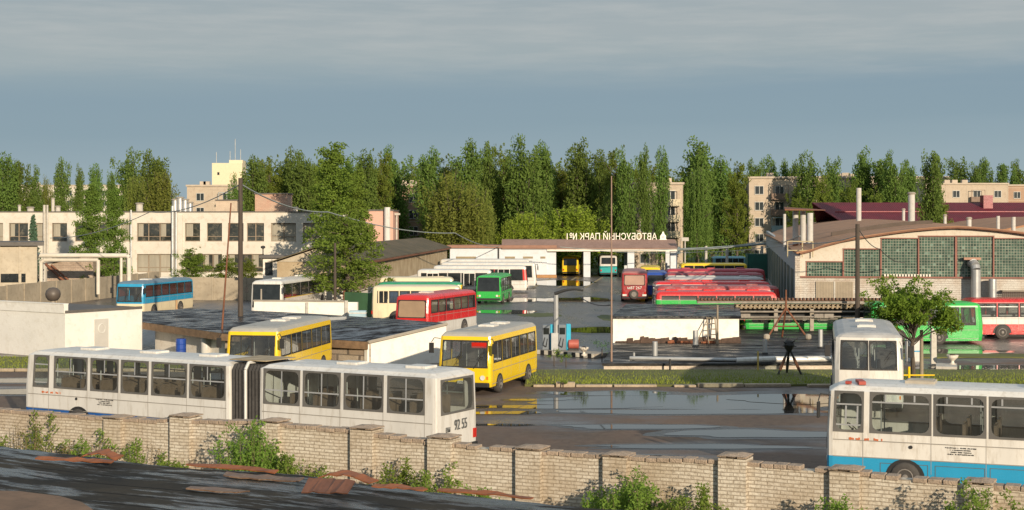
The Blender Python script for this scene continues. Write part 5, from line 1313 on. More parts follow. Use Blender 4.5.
# roof
m = MB(); ys = [-.35, 6, 14, 24, 36, 50, 70, HD]; nA = len(arc); sag = [0,.05,.25,.45,.6,.75,.9,1.0]
for y, s_ in zip(ys, sag):
    for k, (a, z) in enumerate(arc): m.v.append((a+(-.25 if k == 0 else .25 if k == nA-1 else 0), y, z+.06+s_*.75*(1-abs(a-ctr)/ctr*.3)))
for j in range(len(ys)-1):
    for k in range(nA-1): m.f.append((j*nA+k, j*nA+k+1, (j+1)*nA+k+1, (j+1)*nA+k)); m.m.append(0)
HR = pm('brown_roof_felt', (.40,.21,.11), .9, var=.22, sc=.25, bump=.3, dirt=(.12,.085,.065))
ro = m.build('roof', HR, t); s = ro.modifiers.new('s', 'SOLIDIFY'); s.thickness = .12; s.offset = 1
m = MB()
for (a, za), (b_, zb_) in zip(arc, arc[1:]): m.tube((a,-.42,za+.07),(b_,-.42,zb_+.07),.07,n=6)
m.build('roof_edge', pm('rust_edge', (.25,.12,.07), .8, var=.3), t)
# raised roof monitor line: second felt ridge crossing the roof
m = MB(); rd = [(a, z) for a, z in arc if a > 2.0 and a < ctr+1]
for (a, za), (b_, zb_) in zip(rd, rd[1:]): m.hexa([(a,12.5,za+.2),(b_,12.5,zb_+.2),(b_,13.3,zb_+.2),(a,13.3,za+.2),(a,12.7,za+.62),(b_,12.7,zb_+.62),(b_,13.1,zb_+.62),(a,13.1,za+.62)])
m.build('roof_ridge', pm('dark_ridge_felt', (.11,.08,.06), .9), t)
# side wall with bays
SWM = pm('grey_side_wall', (.40,.42,.42), .85, var=.15, dirt=(.25,.25,.24)); ez_ = arc[0][1]
m = MB(); m.hexa([(-.0,.402,0),(.35,.402,0),(.35,HD,0),(0,HD,0),(0,.402,ez_),(.35,.402,ez_),(.35,HD,ez_+1.15),(0,HD,ez_+1.15)]); m.build('side_wall', SWM, t)
m = MB(); m.box(-.35,-.003,-.1,.9,0,ez_-.1); m.build('corner_pier', HW_, t)
for k in range(12):
    y = 3+k*8.2; m = MB(); m.box(-.06,-.004,y,y+5.2,.3,3.9+k*.06); m.build('side_door', pm('dark_green_door', (.05,.09,.08), .6, var=.3), t)
m = MB(); a, b_ = hl_(816), hl_(853); m.box(a,b_,-.08,-.003,0,hz_(830,281.5)); 
for k in range(24): x = a+(b_-a)*k/24; m.box(x,x+.04,-.10,-.081,.1,hz_(830,282))
m.box((a+b_)/2-.06,(a+b_)/2+.06,-.13,-.101,0,hz_(830,281.5), 1); m.build('louvred_door', [pm('louvre_tan', (.36,.30,.22), .8, var=.2), CONCL], t)
# railing box on the roof corner
m = MB(); 
for x in (-.9,.15,.9):
    m.tube((x,-.3,ez_-.2),(x,-.3,ez_+.95),.04,n=6)
for z in (ez_+.3, ez_+.95): m.tube((-.9,-.3,z),(.9,-.3,z),.04,n=6)
m.build('roof_railing', pm('railing_tan', (.5,.42,.26), .7), t)
# duct with elbow and lower pipe
t = thing('exhaust_duct', 'fat grey exhaust duct with an elbow running down the hangar front', 'duct', (hc.x+fx.x*hl_(974), hc.y+fx.y*hl_(974), 0), math.atan2(fx.y, fx.x))
dz = hz_(974, 265); m = MB(); m.tube((0,-.85,.1),(0,-.85,dz-.3),.33,n=18); m.path([(0,-.85,dz-.3),(-.03,-.75,dz-.05),(-.1,-.5,dz+.12),(-.2,-.05,dz+.15)], .33, n=18); m.build('pipe', GALV, t)
m = MB(); m.box(-.75,.42,-.45,-.05,dz+.38,dz+.55); m.build('hood', pm('rust_hood', (.45,.26,.18), .8), t)
for z in (1.2, 2.4): m = MB(); m.tube((0,-.85,z),(0,-.85,z+.06),.355,n=18); m.build('clamp', GALV, t)
t = thing('grey_tank_pipe', 'short capped grey pipe right of the exhaust duct on the hangar front', 'pipe', (hc.x+fx.x*hl_(991), hc.y+fx.y*hl_(991), 0), math.atan2(fx.y, fx.x)); m = MB(); m.tube((0,-.7,0),(0,-.7,hz_(991,280)),.27,n=16); m.build('pipe', GALV, t); m = MB(); m.lathe([(.29,hz_(991,280)),(.27,hz_(991,280)+.08),(.02,hz_(991,280)+.14)], (0,-.7), 16); m.build('cap', GALV, t)
t = thing('lattice_awning', 'dark lattice awning on the hangar front at the right edge', 'awning', (hc.x+fx.x*hl_(1002), hc.y+fx.y*hl_(1002), 0), math.atan2(fx.y, fx.x)); z = hz_(1010,291)
m = MB()
for k in range(26): x = -.1+k*.13; m.box(x,x+.04,-.75,-.72,z-.62,z)
for k in range(6): m.box(-.1,3.3,-.78,-.755,z-.62+k*.12,z-.58+k*.12)
m.build('lattice', pm('lattice_brown', (.16,.12,.10), .8), t); m = MB(); m.box(-.1,3.3,-.8,0,z+.002,z+.07); m.build('top_board', CONC, t)
# chimneys on hangar roof
g_ = 'stacks on the hangar roof'; ASB = pm('asbestos_stack', (.50,.49,.46), .85, var=.12, dirt=(.3,.26,.2))
for px, pt, Y, r, zb, lb, ru in ((795.5,211,124,.23,5.6,'stout pale stack on the hangar corner, left one of the three under a shared cap',True), (803,211,124,.23,5.7,'stout pale stack, middle one of the three under a shared cap',True), (810,213,122,.25,5.6,'stout pale stack, right one of the three under a shared cap',True),
                          (784.5,214,130,.13,5.4,'slim pale stack left of the three capped stacks',False), (911.5,194,122,.27,6.9,'tall grey stack rising highest above the hangar roof',True), (858.8,188,165,.27,7.2,'tall slim stack standing before the maroon roof',True),
                          (903.5,210,150,.15,7.2,'short white stack with a cowl left of the tall grey stack',True), (998,216,118,.14,6.8,'rust-banded stack on the right hangar roof, left of the pair',True), (1013.5,217,117,.16,6.8,'plain pale stack on the right hangar roof, right of the pair',False),
                          (969,219,125,.2,7.0,'white mushroom cowl behind the hangar gable',False), (945,216,135,.14,7.0,'small pale cowl behind the hangar roof ridge',False)):
    chim(lb, px, pt, Y, r, zb, ASB, cap=px in (911.5, 969, 903.5, 945), rust=ru, cat='stack', name='roof_stack', group=g_)
t = thing('stack_cap', 'flat dark rusty plate resting over the three stout stacks', 'cap plate', (X(803,123), 123, Z(210.5,123))); m = MB(); m.prism([(-1.6,-.7),(1.7,-.6),(1.6,.7),(-1.4,.8)], 0, [.12,.05,.1,.3]); m.build('plate', RUST, t)
# second vaulted hall behind right
t = thing('second_hall', 'second brown vaulted hall roof behind the hangar at the right edge', 'hall', (X(985,125), 128, 0), math.atan2(fx.y, fx.x)); m = MB()
nA = 13; w = 24
for y in (0, 50):
    for k in range(nA): u = k/(nA-1); m.v.append((u*w, y, 6.6+1.75*math.sin(u*math.pi)))
for k in range(nA-1): m.f.append((k, k+1, nA+k+1, nA+k)); m.m.append(0)
ro = m.build('roof', HR, t); s = ro.modifiers.new('s', 'SOLIDIFY'); s.thickness = .15
m = MB(); m.box(0.1, w-.1, .3, 49, 0, 6.5); m.build('wall', CREAMB, t)
# maroon roofed hall
MR = corr_mat('maroon_sheet_roof', (.12,.006,.016), 1.2, .7, (.085,.006,.012)); MYY = 190
t = thing('maroon_roof_hall', 'long hall with a dark maroon sheet metal roof behind the hangar', 'hall', (X(842,MYY), MYY, 0)); w = X(1060,MYY)-X(842,MYY)
zr0, zr1 = Z(222,MYY), Z(202.5,MYY+8)
m = MB(); m.box(.5,w,.5,15.5,0,zr0-.1); m.build('wall', pm('hall_wall', (.40,.35,.28), .9), t)
m = MB(); m.v = [(0,0,zr0),(w,0,zr0),(w,8,zr1),(0,8,zr1),(w,16,zr0),(0,16,zr0)]; m.v[3] = (-2.2,8,zr1); m.f = [(0,1,2,3),(3,2,4,5)]; m.m = [0,0]; ro = m.build('roof', MR, t); s = ro.modifiers.new('s','SOLIDIFY'); s.thickness = .1
m = MB(); m.box(0,w,-.02,.06,zr0-.15,zr0-.02); m.build('gutter', pm('maroon_trim', (.25,.03,.04), .5), t)
m = MB(); x = X(1002,MYY)-X(842,MYY); m.box(x-.6,x+.6,5.5,7,zr1-1,zr1+.9); m.build('roof_vent', pm('maroon_trim', (.2,.03,.04), .5), t)
m = MB(); x = X(912,MYY)-X(842,MYY); m.box(0,w,3.9,4.0,zr0+(zr1-zr0)*.5-.0,zr0+(zr1-zr0)*.5+.1); m.build('roof_seam', pm('maroon_seam', (.32,.05,.06), .5), t)
# green container
t = thing('cargo_container', 'dark green cargo container beside the hangar wall at the far end of the yard', 'container', (X(748,205), 205, 0)); w = X(768,205)-X(748,205)
m = MB(); x = 0
m.box(0,w,0,2.4,0.1,Z(254,205)); m.build('body', corr_mat('container_green', (.015,.12,.09), 2.5, .5), t)
m = MB(); 
for x in (0,w): m.box(x-.06,x+.06,-.06,.08,0,Z(254,205)+.05)
m.build('corner_post', pm('container_post', (.01,.08,.06), .5), t)
# ---------------------------------------------------------------- apartment blocks
PNL = pm('apartment_panel', (.46,.38,.29), .9, var=.12, sc=.3, dirt=(.28,.2,.15)); PNB = pm('apartment_brick', (.38,.25,.17), .9, var=.2, sc=.3, dirt=(.25,.17,.12))
SEAM = pm('panel_seam', (.55,.47,.37), .9); APG = pm('apartment_window', (.05,.06,.065), .12, var=.5, sc=.5); APF = pm('apartment_frame', (.60,.60,.56), .6)
BALM = [pm('balcony_blue', (.30,.40,.44), .7), pm('balcony_cream', (.60,.52,.36), .7), pm('balcony_brown', (.22,.15,.11), .8)]
_w = {}
def apt(label, pxa, pxb, ptop, Y, floors, mat=PNL, depth=12, yaw=0, bal=(2,5), step=3.3, seed=0, fh=2.85):
    rnd = random.Random(seed); x0, x1 = X(pxa,Y), X(pxb,Y); w = x1-x0; h = Z(ptop,Y)
    t = thing('apartment_block', label, 'apartment block', (x0, Y, 0), yaw, 'apartment blocks beyond the depot')
    m = MB(); m.box(0,w,0,depth,0,h); m.build('wall', mat, t)
    m = MB(); m.box(-.2,w+.2,-.25,depth+.2,h+.002,h+.35)
    for k in range(3): xx = rnd.uniform(.15,.85)*w; m.box(xx-.6,xx+.6,3,4.2,h+.35,h+1.1)
    m.build('roof', pm('apartment_roof_edge', (.50,.42,.33), .9), t)
    n = max(1, int(w/step)); st = w/n; base = h-.9-(floors)*fh
    m = MB()
    for f in range(floors+1): m.box(.01,w-.01,-.03,-.003,base+f*fh+.45,base+f*fh+.53)
    for k in range(n+1): m.box(max(0,k*st-.05),min(w,k*st+.05),-.04,-.031,0,h-.02)
    m.build('panel_seams', SEAM, t)
    cnt = 0
    for k in range(n):
        for f in range(floors):
            z = base+f*fh+.95; x = (k+.5)*st
            if cnt < 95:
                key = 'w'
                if key not in _w:
                    q = MB(); q.box(-.75,.75,-.05,-.01,0,1.45,1); 
                    for a in (-.78,0,.72): q.box(a,a+.07,-.09,-.051,0,1.45)
                    q.box(-.78,.79,-.09,-.052,-.06,.03); q.box(-.78,.79,-.09,-.052,1.42,1.5); _w[key] = q.mesh('window', [APF, APG])
                o = bpy.data.objects.new('window', _w[key]); COL.objects.link(o); o.parent = t; o.location = (x, -.02, z); cnt += 1
            if k % bal[1] == bal[0]:
                b = rnd.randrange(3); key = 'b%d' % b
                if key not in _w:
                    q = MB(); q.box(-1.5,1.5,-1.05,-.96,-.9,.1); q.box(-1.5,-1.42,-.95,-.1,-.9,.1); q.box(1.42,1.5,-.95,-.1,-.9,.1); q.box(-1.5,1.5,-1.05,-.1,-1.0,-.905)
                    q.box(-1.5,-1.42,-1.03,-.96,.1,1.6); q.box(1.42,1.5,-1.03,-.96,.1,1.6); q.box(-1.5,1.5,-1.03,-.96,1.5,1.6); _w[key] = q.mesh('balcony', BALM[b])
                o = bpy.data.objects.new('balcony', _w[key]); COL.objects.link(o); o.parent = t; o.location = (x, 0, z)
    return t
apt('brown panel apartment block with pale seams standing between the poplars above the gate canopy', 632, 683, 184.5, 240, 5, PNL, seed=1, step=2.75, bal=(1,9), depth=6, fh=2.5)
apt('beige panel apartment block with a pale corner and blue balconies left of the hangar roof', 749, 870, 178.5, 270, 5, PNL, seed=2, bal=(1,4), depth=9, yaw=R(-3))
apt('cream apartment block with glazed balconies above the maroon roof', 925, 1008, 184.5, 330, 4, PNL, seed=3, step=4.4, bal=(2,5))
apt('long cream apartment block far behind, roof line showing between the right-hand trees', 812, 950, 177.5, 400, 6, PNL, seed=4)
apt('dark brick apartment block at the right edge beyond the maroon roof', 1008, 1080, 186, 345, 4, PNB, seed=5)
apt('brown brick apartment block with balconies behind the willows', 480, 585, 186, 300, 5, PNB, seed=6, step=3.6, bal=(1,3))
apt('brick apartment block glimpsed through the dark trees above the long shed', 395, 432, 186, 262, 5, PNB, seed=7, bal=(1,2))
apt('beige apartment block beside the cream tower behind the office roof', 187, 240, 186.5, 300, 5, PNL, seed=8, step=4, bal=(1,3))
apt('far white apartment block showing between the poplars at the left edge', 5, 122, 186, 430, 6, pm('far_white_panel', (.66,.60,.52), .9), seed=9)
t = thing('cream_tower', 'tall plain cream tower with antennas left of the utility pole top', 'tower block', (X(212,430), 430, 0), R(3)); w = X(242,430)-X(212,430); h = Z(163,430)
CT = pm('tower_cream', (.68,.58,.40), .9, var=.08); m = MB(); m.box(0,w,0,9,0,h); m.build('wall', CT, t); m = MB(); m.box(w*.55,w,1,8,h,h+.9); m.build('roof_housing', CT, t)
for x, l in ((.8,3.2),(w*.55,3.5),(w*.72,7.0),(w*.9,4)): m = MB(); m.tube((x,3,h),(x,3,h+l),.10); m.build('antenna', GALV, t)
m = MB(); m.box(1.5,2.1,-.05,-.003,h-3.4,h-2.6); m.build('window', DARKG, t)
t = thing('pink_building', 'pink rendered building with a white flue behind the leafy tree above the long shed', 'building', (X(352,205), 205, 0)); w = X(393,205)-X(352,205); h = Z(211,205)
m = MB(); m.box(0,w,0,10,0,h); m.build('wall', pm('pink_render', (.60,.36,.28), .9, var=.08), t); x = X(387.5,205)-X(352,205); m = MB(); m.tube((x,-.4,0),(x,-.4,h+.5),.42,n=12); m.build('flue', WHITE2, t); m = MB(); m.box(-.1,w+.1,-.1,10.1,h+.002,h+.2); m.build('roof', FEL, t)
for px, pt, Y, lb in ((396.5,215,208,'white street lamp post beside the pink building'), (339,0,0,None)):
    if not lb: continue
    t = thing('street_lamp', lb, 'street lamp', (X(px,Y), Y, 0)); h = Z(pt,Y); m = MB(); m.tube((0,0,0),(0,0,h),.12); m.build('shaft', CONCL, t); m = MB(); m.box(-.3,.5,-.2,.2,h,h+.25); m.build('lamp_head', CONCL, t)
t = thing('street_lamp', 'lamp post with a boxy head at the right end of the gate canopy', 'street lamp', (X(685,212), 212, 0)); h = Z(241,212); m = MB(); m.tube((0,0,0),(0,0,h),.1); m.build('shaft', CONCL, t); m = MB(); m.box(-.5,.5,-.2,.2,h,h+.5); m.build('lamp_head', CONCL, t)
for px, Y, lb in ((706,212,'slim concrete post carrying the overhead pipe, left of the three'), (727,212,'slim concrete post carrying the overhead pipe, middle of the three'), (762,212,'slim concrete post carrying the overhead pipe, beside the green container')):
    t = thing('overhead_post', lb, 'post', (X(px,Y), Y, 0), 0, 'posts under the overhead pipe'); m = MB(); m.tube((0,0,0),(0,0,Z(246,Y)),.2); m.build('shaft', CONCL, t)

# ---------------------------------------------------------------- trees
def leafquad(m, p, s, rnd, up=.0):
    a = Vector((rnd.gauss(0,1), rnd.gauss(0,1), rnd.gauss(0,1)+up)).normalized(); u = a.orthogonal().normalized(); t = rnd.uniform(0,6.28)
    w = a.cross(u); u, w = u*math.cos(t)+w*math.sin(t), w*math.cos(t)-u*math.sin(t)
    s1, s2 = s*rnd.uniform(.6,1.2), s*rnd.uniform(.4,.9); i = len(m.v)
    m.v += [tuple(p-u*s1), tuple(p+w*s2*.7), tuple(p+u*s1), tuple(p-w*s2*.7)]; m.f.append((i,i+1,i+2,i+3)); m.m.append(0)
def cluster(m, c, r, n, s, rnd, sq=.7):
    for _ in range(n):
        d = Vector((rnd.gauss(0,1), rnd.gauss(0,1), rnd.gauss(0,1))).normalized()*r*rnd.random()**.45
        leafquad(m, c+Vector((d.x, d.y, d.z*sq)), s, rnd, .5)
def proto(kind, seed):
    """unit tree: height 1, half width R; returns (trunk MB, crown MB)"""
    rnd = random.Random(seed); T = MB(); C_ = MB()
    if kind == 'poplar':
        Rr = .13; T.tube((0,0,0),(0,0,.5),.013,.009,n=7); T.tube((0,0,.5),(0,0,.92),.009,.002,n=6)
        nl = rnd.randrange(8, 12); limbs = []
        for k in range(nl):
            a = 6.28*k/nl+rnd.uniform(-.3,.3); z0 = rnd.uniform(.08,.5); rr = Rr*rnd.uniform(.45,1.25); top = min(.96, z0+rnd.uniform(.3,.62))
            limbs.append((a, z0, rr, top))
        limbs += [(rnd.uniform(0,6.28), .55, .02, 1.0), (rnd.uniform(0,6.28), .5, .08, .96), (rnd.uniform(0,6.28), .45, .11, rnd.uniform(.84,.95)), (rnd.uniform(0,6.28), .45, .11, rnd.uniform(.8,.93))]
        for a, z0, rr, top in limbs:
            e = Vector((math.cos(a)*rr, math.sin(a)*rr, top)); b = Vector((0,0,z0)); mid = Vector((math.cos(a)*rr*.85, math.sin(a)*rr*.85, z0+(top-z0)*.35))
            T.tube(b, mid, .005, .004, n=5); T.tube(mid, e, .004, .001, n=5)
            n = int(5+(top-z0)*22)
            for q in range(n):
                u = (q+.5)/n; p = b.lerp(mid, u/.35) if u < .35 else mid.lerp(e, (u-.35)/.65)
                if u < .12: continue
                w = .088*(1-.50*u)+.012; p = p+Vector((rnd.gauss(0,1), rnd.gauss(0,1), rnd.gauss(0,.6)))*w*.55
                cluster(C_, p, w*.9, int(24+w*420), .0155, rnd, 1.15)
    elif kind == 'broad':
        Rr = .3; T.tube((0,0,0),(0,0,.35),.024,.018,n=8); T.tube((0,0,.35),(.01,0,.9),.016,.003,n=6)
        nl = 30
        for k in range(nl):
            a = k*2.4+rnd.uniform(-.3,.3); z0 = .18+.62*k/nl; ln_ = Rr*(1.05-.62*((k/nl)))*rnd.uniform(.65,1.1); rise = rnd.uniform(.02,.16)
            b = Vector((0,0,z0)); e = Vector((math.cos(a)*ln_, math.sin(a)*ln_, min(.97, z0+rise))); T.tube(b, e, .006, .0015, n=5)
            for q in range(7):
                u = .3+.7*q/6; p = b.lerp(e, u)+Vector((rnd.gauss(0,1), rnd.gauss(0,1), rnd.gauss(0,1)))*.028
                cluster(C_, p, .055*rnd.uniform(.7,1.2), 46, .0125, rnd, .7)
        for q in range(9): cluster(C_, Vector((rnd.gauss(0,.04), rnd.gauss(0,.04), .80+.2*q/9)), .04*(1.2-q/9), 26, .010, rnd, 1)
    elif kind == 'weeping':
        T.tube((0,0,0),(0,0,.6),.018,.012,n=8)
        for k in range(34):
            a = k*2.4; z1 = rnd.uniform(.55,.97); rr = .30*math.sqrt(max(.02, 1-((z1-.45)/.56)**2))*rnd.uniform(.5,1.05)
            e = Vector((math.cos(a)*rr, math.sin(a)*rr, z1)); T.tube((0,0,rnd.uniform(.3,.6)), e, .006, .0015, n=5)
            for q in range(11):
                s = Vector((e.x*rnd.uniform(.45,1.15), e.y*rnd.uniform(.45,1.15), 0))+Vector((rnd.gauss(0,.03), rnd.gauss(0,.03), 0)); zt = z1*rnd.uniform(.9,1.02); L0 = rnd.uniform(.18,.55)
                nn = int(L0*95)
                for j in range(nn):
                    z = zt-L0*j/nn
                    if z < .08: break
                    leafquad(C_, Vector((s.x+rnd.gauss(0,.008), s.y+rnd.gauss(0,.008), z)), .0135, rnd)
    elif kind == 'spruce':
        T.tube((0,0,0),(0,0,.98),.02,.003,n=8)
        for k in range(26):
            z = .05+.93*k/26; r = .24*(1-z)+.012; nb = 12
            for q in range(nb):
                a = 6.28*q/nb+k*.5; e = Vector((math.cos(a)*r*rnd.uniform(.8,1.1), math.sin(a)*r*rnd.uniform(.8,1.1), z-.25*r)); T.tube((0,0,z), e, .002, .001, n=3, cap=False)
                for j in range(18): u = rnd.uniform(.15,1); leafquad(C_, Vector((e.x*u, e.y*u, z-.25*r*u))+Vector((rnd.gauss(0,.008),)*3), .02, rnd)
    elif kind == 'larch':
        T.tube((0,0,0),(0,0,.98),.014,.003,n=8)
        for k in range(54):
            z = .10+.88*k/54; r = .27*(1-z)**.65*rnd.uniform(.55,1.15)+.02; a = k*2.4
            e = Vector((math.cos(a)*r, math.sin(a)*r, z+rnd.uniform(-.02,.05))); T.tube((0,0,z), e, .004, .001, n=4, cap=False)
            for j in range(8): u = .2+.8*j/7; cluster(C_, Vector((0,0,z)).lerp(e, u)+Vector((rnd.gauss(0,.012), rnd.gauss(0,.012), rnd.gauss(0,.01))), .042, 30, .0115, rnd, .8)
    return T, C_
LF = {'poplar': leafmat('poplar_leaf', (.125,.155,.035), (.07,.105,.028), .4), 'broad': leafmat('broad_leaf', (.14,.155,.028), (.08,.10,.022), .4),
      'weeping': leafmat('birch_leaf', (.16,.165,.036), (.11,.125,.03), .4), 'willow': leafmat('willow_leaf', (.23,.25,.035), (.16,.19,.03), .4),
      'spruce': leafmat('spruce_needle', (.07,.12,.07), (.05,.085,.05), .2), 'larch': leafmat('larch_needle', (.13,.155,.03), (.08,.105,.025), .4), 'light': leafmat('light_leaf', (.145,.175,.03), (.095,.125,.025), .4)}
PR = {}
def tree(label, kind, px, ptop, wpx, Y, base=None, leaf=None, cat='tree', group=None, seedk=0, dep=None, xs=None):
    k = (kind, seedk % 6, leaf or kind)
    if k not in PR:
        T, C_ = proto(kind, 100+seedk % 6*17+hash(kind) % 1 + len(kind)); PR[k] = (T.mesh('trunk', BARK), C_.mesh('crown', LF[leaf or kind]))
    tm, cm = PR[k]; h = Z(ptop, Y); x = X(px, Y); nat = {'poplar': .35, 'broad': .62, 'weeping': .62, 'spruce': .46, 'larch': .52}[kind]
    sx = (wpx*Y/F)/nat
    r = thing(kind+'_tree' if kind not in ('broad', 'weeping') else {'broad': 'leafy_tree', 'weeping': 'weeping_tree'}[kind], label, cat, (x, Y, 0), random.uniform(0, 6.28), group)
    for nm, me in (('trunk', tm), ('crown', cm)):
        o = bpy.data.objects.new(nm, me); COL.objects.link(o); o.parent = r; o.scale = (sx, sx, h)
    return r
random.seed(21)
# left group behind the office
LG = 'poplars behind the office building'
for i, (px, pt, w, k, lb) in enumerate([(3,153,30,'poplar','dense dark poplar cut by the left edge of the picture'), (19,161,20,'poplar','poplar right beside the dense one at the left edge'), (33,168,18,'poplar','slim poplar at the left, its lower half in front of the white block'),
        (47,172,22,'weeping','thin greyish tree with sparse foliage between the slim left poplars'), (62,161,18,'poplar','slim ragged poplar left of the larch tops'), (79,166,13,'poplar','very narrow poplar directly behind the larches'),
        (96,164,18,'poplar','forked poplar rising behind the left larch'), (111,172,10,'poplar','smallest narrow poplar top above the right larch'), (127,151,28,'poplar','broad dark poplar, left half of the big double crown left of the cream tower'),
        (149,152,34,'poplar','broad dark poplar, right half of the big double crown left of the cream tower')]):
    tree(lb, k, px, pt, w, 232+i*2.3, seedk=i, group=LG)
tree('drooping olive birch spreading in front of the big double crown', 'weeping', 158, 166, 58, 214, seedk=1)
tree('second drooping birch between the double crown and the larches', 'weeping', 136, 172, 34, 219, seedk=2)
tree('large larch-like tree in front of the office facade, left of the pair', 'larch', 91, 186, 52, 160, seedk=0)
tree('large larch-like tree in front of the office facade, right of the pair', 'larch', 114, 190, 44, 163, seedk=1)
tree('small blue-green spruce in front of the office at the left', 'spruce', 33, 212, 26, 160, seedk=0)
tree('short feathery tree between the cream tower and the utility pole', 'poplar', 235, 176, 16, 215, seedk=2)
tree('round light green bush tree by the fence behind the blue coach', 'broad', 192, 246, 50, 158, leaf='light', seedk=1)
tree('low dark green bush tree by the fence left of the tall utility pole', 'broad', 226, 254, 44, 157, seedk=2)
tree('dense bush right of the tall utility pole above the fence', 'broad', 248, 256, 30, 156, seedk=3)
# big leafy trees beside the coach
tree('tall light green tree rising behind the leafy tree and pink building', 'larch', 333, 148, 84, 168, leaf='light', seedk=2)
tree('second tall light green crown just right of the tallest light tree', 'larch', 356, 172, 56, 172, leaf='light', seedk=3)
tree('big spreading leafy tree standing beside the white tourist coach', 'broad', 348, 203, 98, 124, seedk=0)
# poplar wall in the middle
MG = 'tree row beyond the depot'
mid_ = [(252,156,26),(270,153,30),(286,150,28),(300,154,26),(316,152,24),(348,156,24),(364,150,24),(380,147,26),(393,149,26),(432,149,26),(447,152,26),(466,140,30),(488,142,20),(504,141,28),(522,139,30),(541,143,26),(562,156,26),(581,141,30),(600,150,22),(616,143,28),(625,150,18),(645,146,12),(661,150,14),(698,139,36),(722,156,24),(737,157,22)]
NAMES = {252:'above the pink brick lift housing, leftmost of the row',270:'above the pink brick lift housing, second from the row\'s left end',286:'just left of the tall light green tree, broad crown',300:'peeping out left of the tall light green tree',316:'directly left of the light green tree top',348:'right shoulder of the light green tree top',364:'above the pink building, left one',
 380:'above the pink building, right one',393:'straight above the white flue and lamp post',412:'above the brick block glimpsed over the long shed',432:'above the left flank of the big birch',447:'directly above the big drooping birch',466:'left one of the highest group in the centre',488:'second of the highest group in the centre',504:'third of the highest group in the centre',
 522:'rightmost of the highest group in the centre',541:'left of the dip in the row, above the left willow',562:'low top filling the dip in the row',581:'high ragged top right of the dip, above the right willow',600:'narrow top above the rooftop letters, left part',616:'broad top above the middle of the rooftop letters',625:'standing before the left edge of the brown panel block',645:'standing before the middle of the brown panel block',661:'just before the right windows of the brown panel block',
 698:'widest and tallest crown, right of the brown panel block',722:'above the dark street gap, left one',737:'above the dark street gap, right one'}
for i, (px, pt, w) in enumerate(mid_): tree('dark green tree '+NAMES[px], 'broad' if i % 3 == 1 and px not in (625,645,661,488) else 'poplar', px, pt, w*(1.75 if i % 3 == 1 and px not in (625,645,661,488) else 1.15), 231 if px in (625,645,661) else 238+(i*7) % 19, seedk=i, group=MG)
# second, farther rank filling the gaps
MG2 = 'far rank of trees behind the front row'
for i, px in enumerate(range(262, 735, 15)):
    tree('far dark tree filling a gap behind the front row beyond the depot', 'broad', px+random.uniform(-3,3), random.uniform(157,166), 58, 272+(i % 3)*3, seedk=i+1, group=MG2)
for i, px in enumerate(range(258, 720, 22)):
    if 625 < px < 690 or 400 < px < 425 or 480 < px < 500: continue
    tree('low dark undergrowth tree beneath the poplar row beyond the depot', 'broad', px, random.uniform(190,205), 44, 262+(i % 2)*3, seedk=i, group='low trees under the poplar row')
tree('big drooping birch left of centre above the long shed', 'weeping', 452, 166, 78, 224, seedk=0)
tree('smaller drooping birch at the right side of the big one', 'weeping', 478, 178, 46, 228, seedk=3)
tree('bright green weeping willow dome above the gate wing, left one', 'weeping', 533, 209, 76, 230, leaf='willow', seedk=1)
tree('bright green weeping willow dome above the gate canopy, right one', 'weeping', 572, 203, 84, 231, leaf='willow', seedk=2)
tree('small willow crown closing the left side of the willow domes', 'weeping', 512, 215, 40, 229, leaf='willow', seedk=3)
tree('conical dark tree standing right of the willows behind the rusty mast', 'weeping', 612, 184, 36, 234, leaf='poplar', seedk=3)
tree('long drooping tree hanging down right of the brown panel block', 'weeping', 697, 163, 34, 229, leaf='poplar', seedk=2)
# dark group over the street gap and right hand trees
RG = 'trees right of the street gap'
for i, (px, pt, w, Y, k, lb) in enumerate([(712,176,34,300,'poplar','shaded tree at the left side of the dark street gap'), (730,180,34,305,'poplar','shaded tree in the middle of the dark street gap'), (738,172,22,310,'poplar','shaded tree right beside the beige block corner'),
        (752,160,22,345,'poplar','far pale poplar above the beige block\'s left corner'), (768,158,22,350,'poplar','far pale poplar above the beige block\'s roof'), (782,160,22,345,'poplar','third far pale poplar above the beige block\'s roof'),
        (797,160,20,340,'poplar','far pale poplar above the beige block, rightmost'), (796,180,32,252,'broad','leafy tree covering the right windows of the beige block'), (809,154,30,262,'poplar','high dark tree at the right end of the beige block'),
        (822,164,40,246,'broad','broad tree left of the tall slim stack'), (835,160,24,258,'poplar','upright tree behind the tall slim stack'), (862,149,28,262,'poplar','tallest pointed tree right of the slim stack'),
        (850,172,40,248,'broad','bushy dark tree at the foot of the pointed one'), (880,160,40,262,'poplar','wide crown left of the tall grey stack'), (893,154,26,255,'poplar','poplar rising over the left of the tall grey stack'),
        (906,162,24,270,'poplar','poplar right above the tall grey stack'), (955,160,30,385,'poplar','tree behind the cream block, left one'), (975,164,24,380,'poplar','far tree over the cream block roof'),
        (985,158,26,385,'poplar','far pointed tree over the cream block roof'), (1004,164,24,384,'poplar','far small tree over the right end of the cream block'), (1020,162,26,388,'poplar','far tree at the right edge of the picture'),
        (968,176,24,382,'broad','low crown over the cream block roof'), (875,184,44,236,'broad','rounded tree behind the maroon roof left of the grey stack'), (800,192,34,240,'broad','dark round tree behind the three capped stacks')]):
    tree(lb, k, px, pt, w*.88, Y, seedk=i, group=RG)
tree('tall pointed leafy tree right of the tall grey stack in front of the maroon roof', 'poplar', 932, 152, 25, 176, seedk=1)
tree('lower bushy half of the tree group right of the grey stack', 'broad', 936, 185, 42, 178, seedk=0)
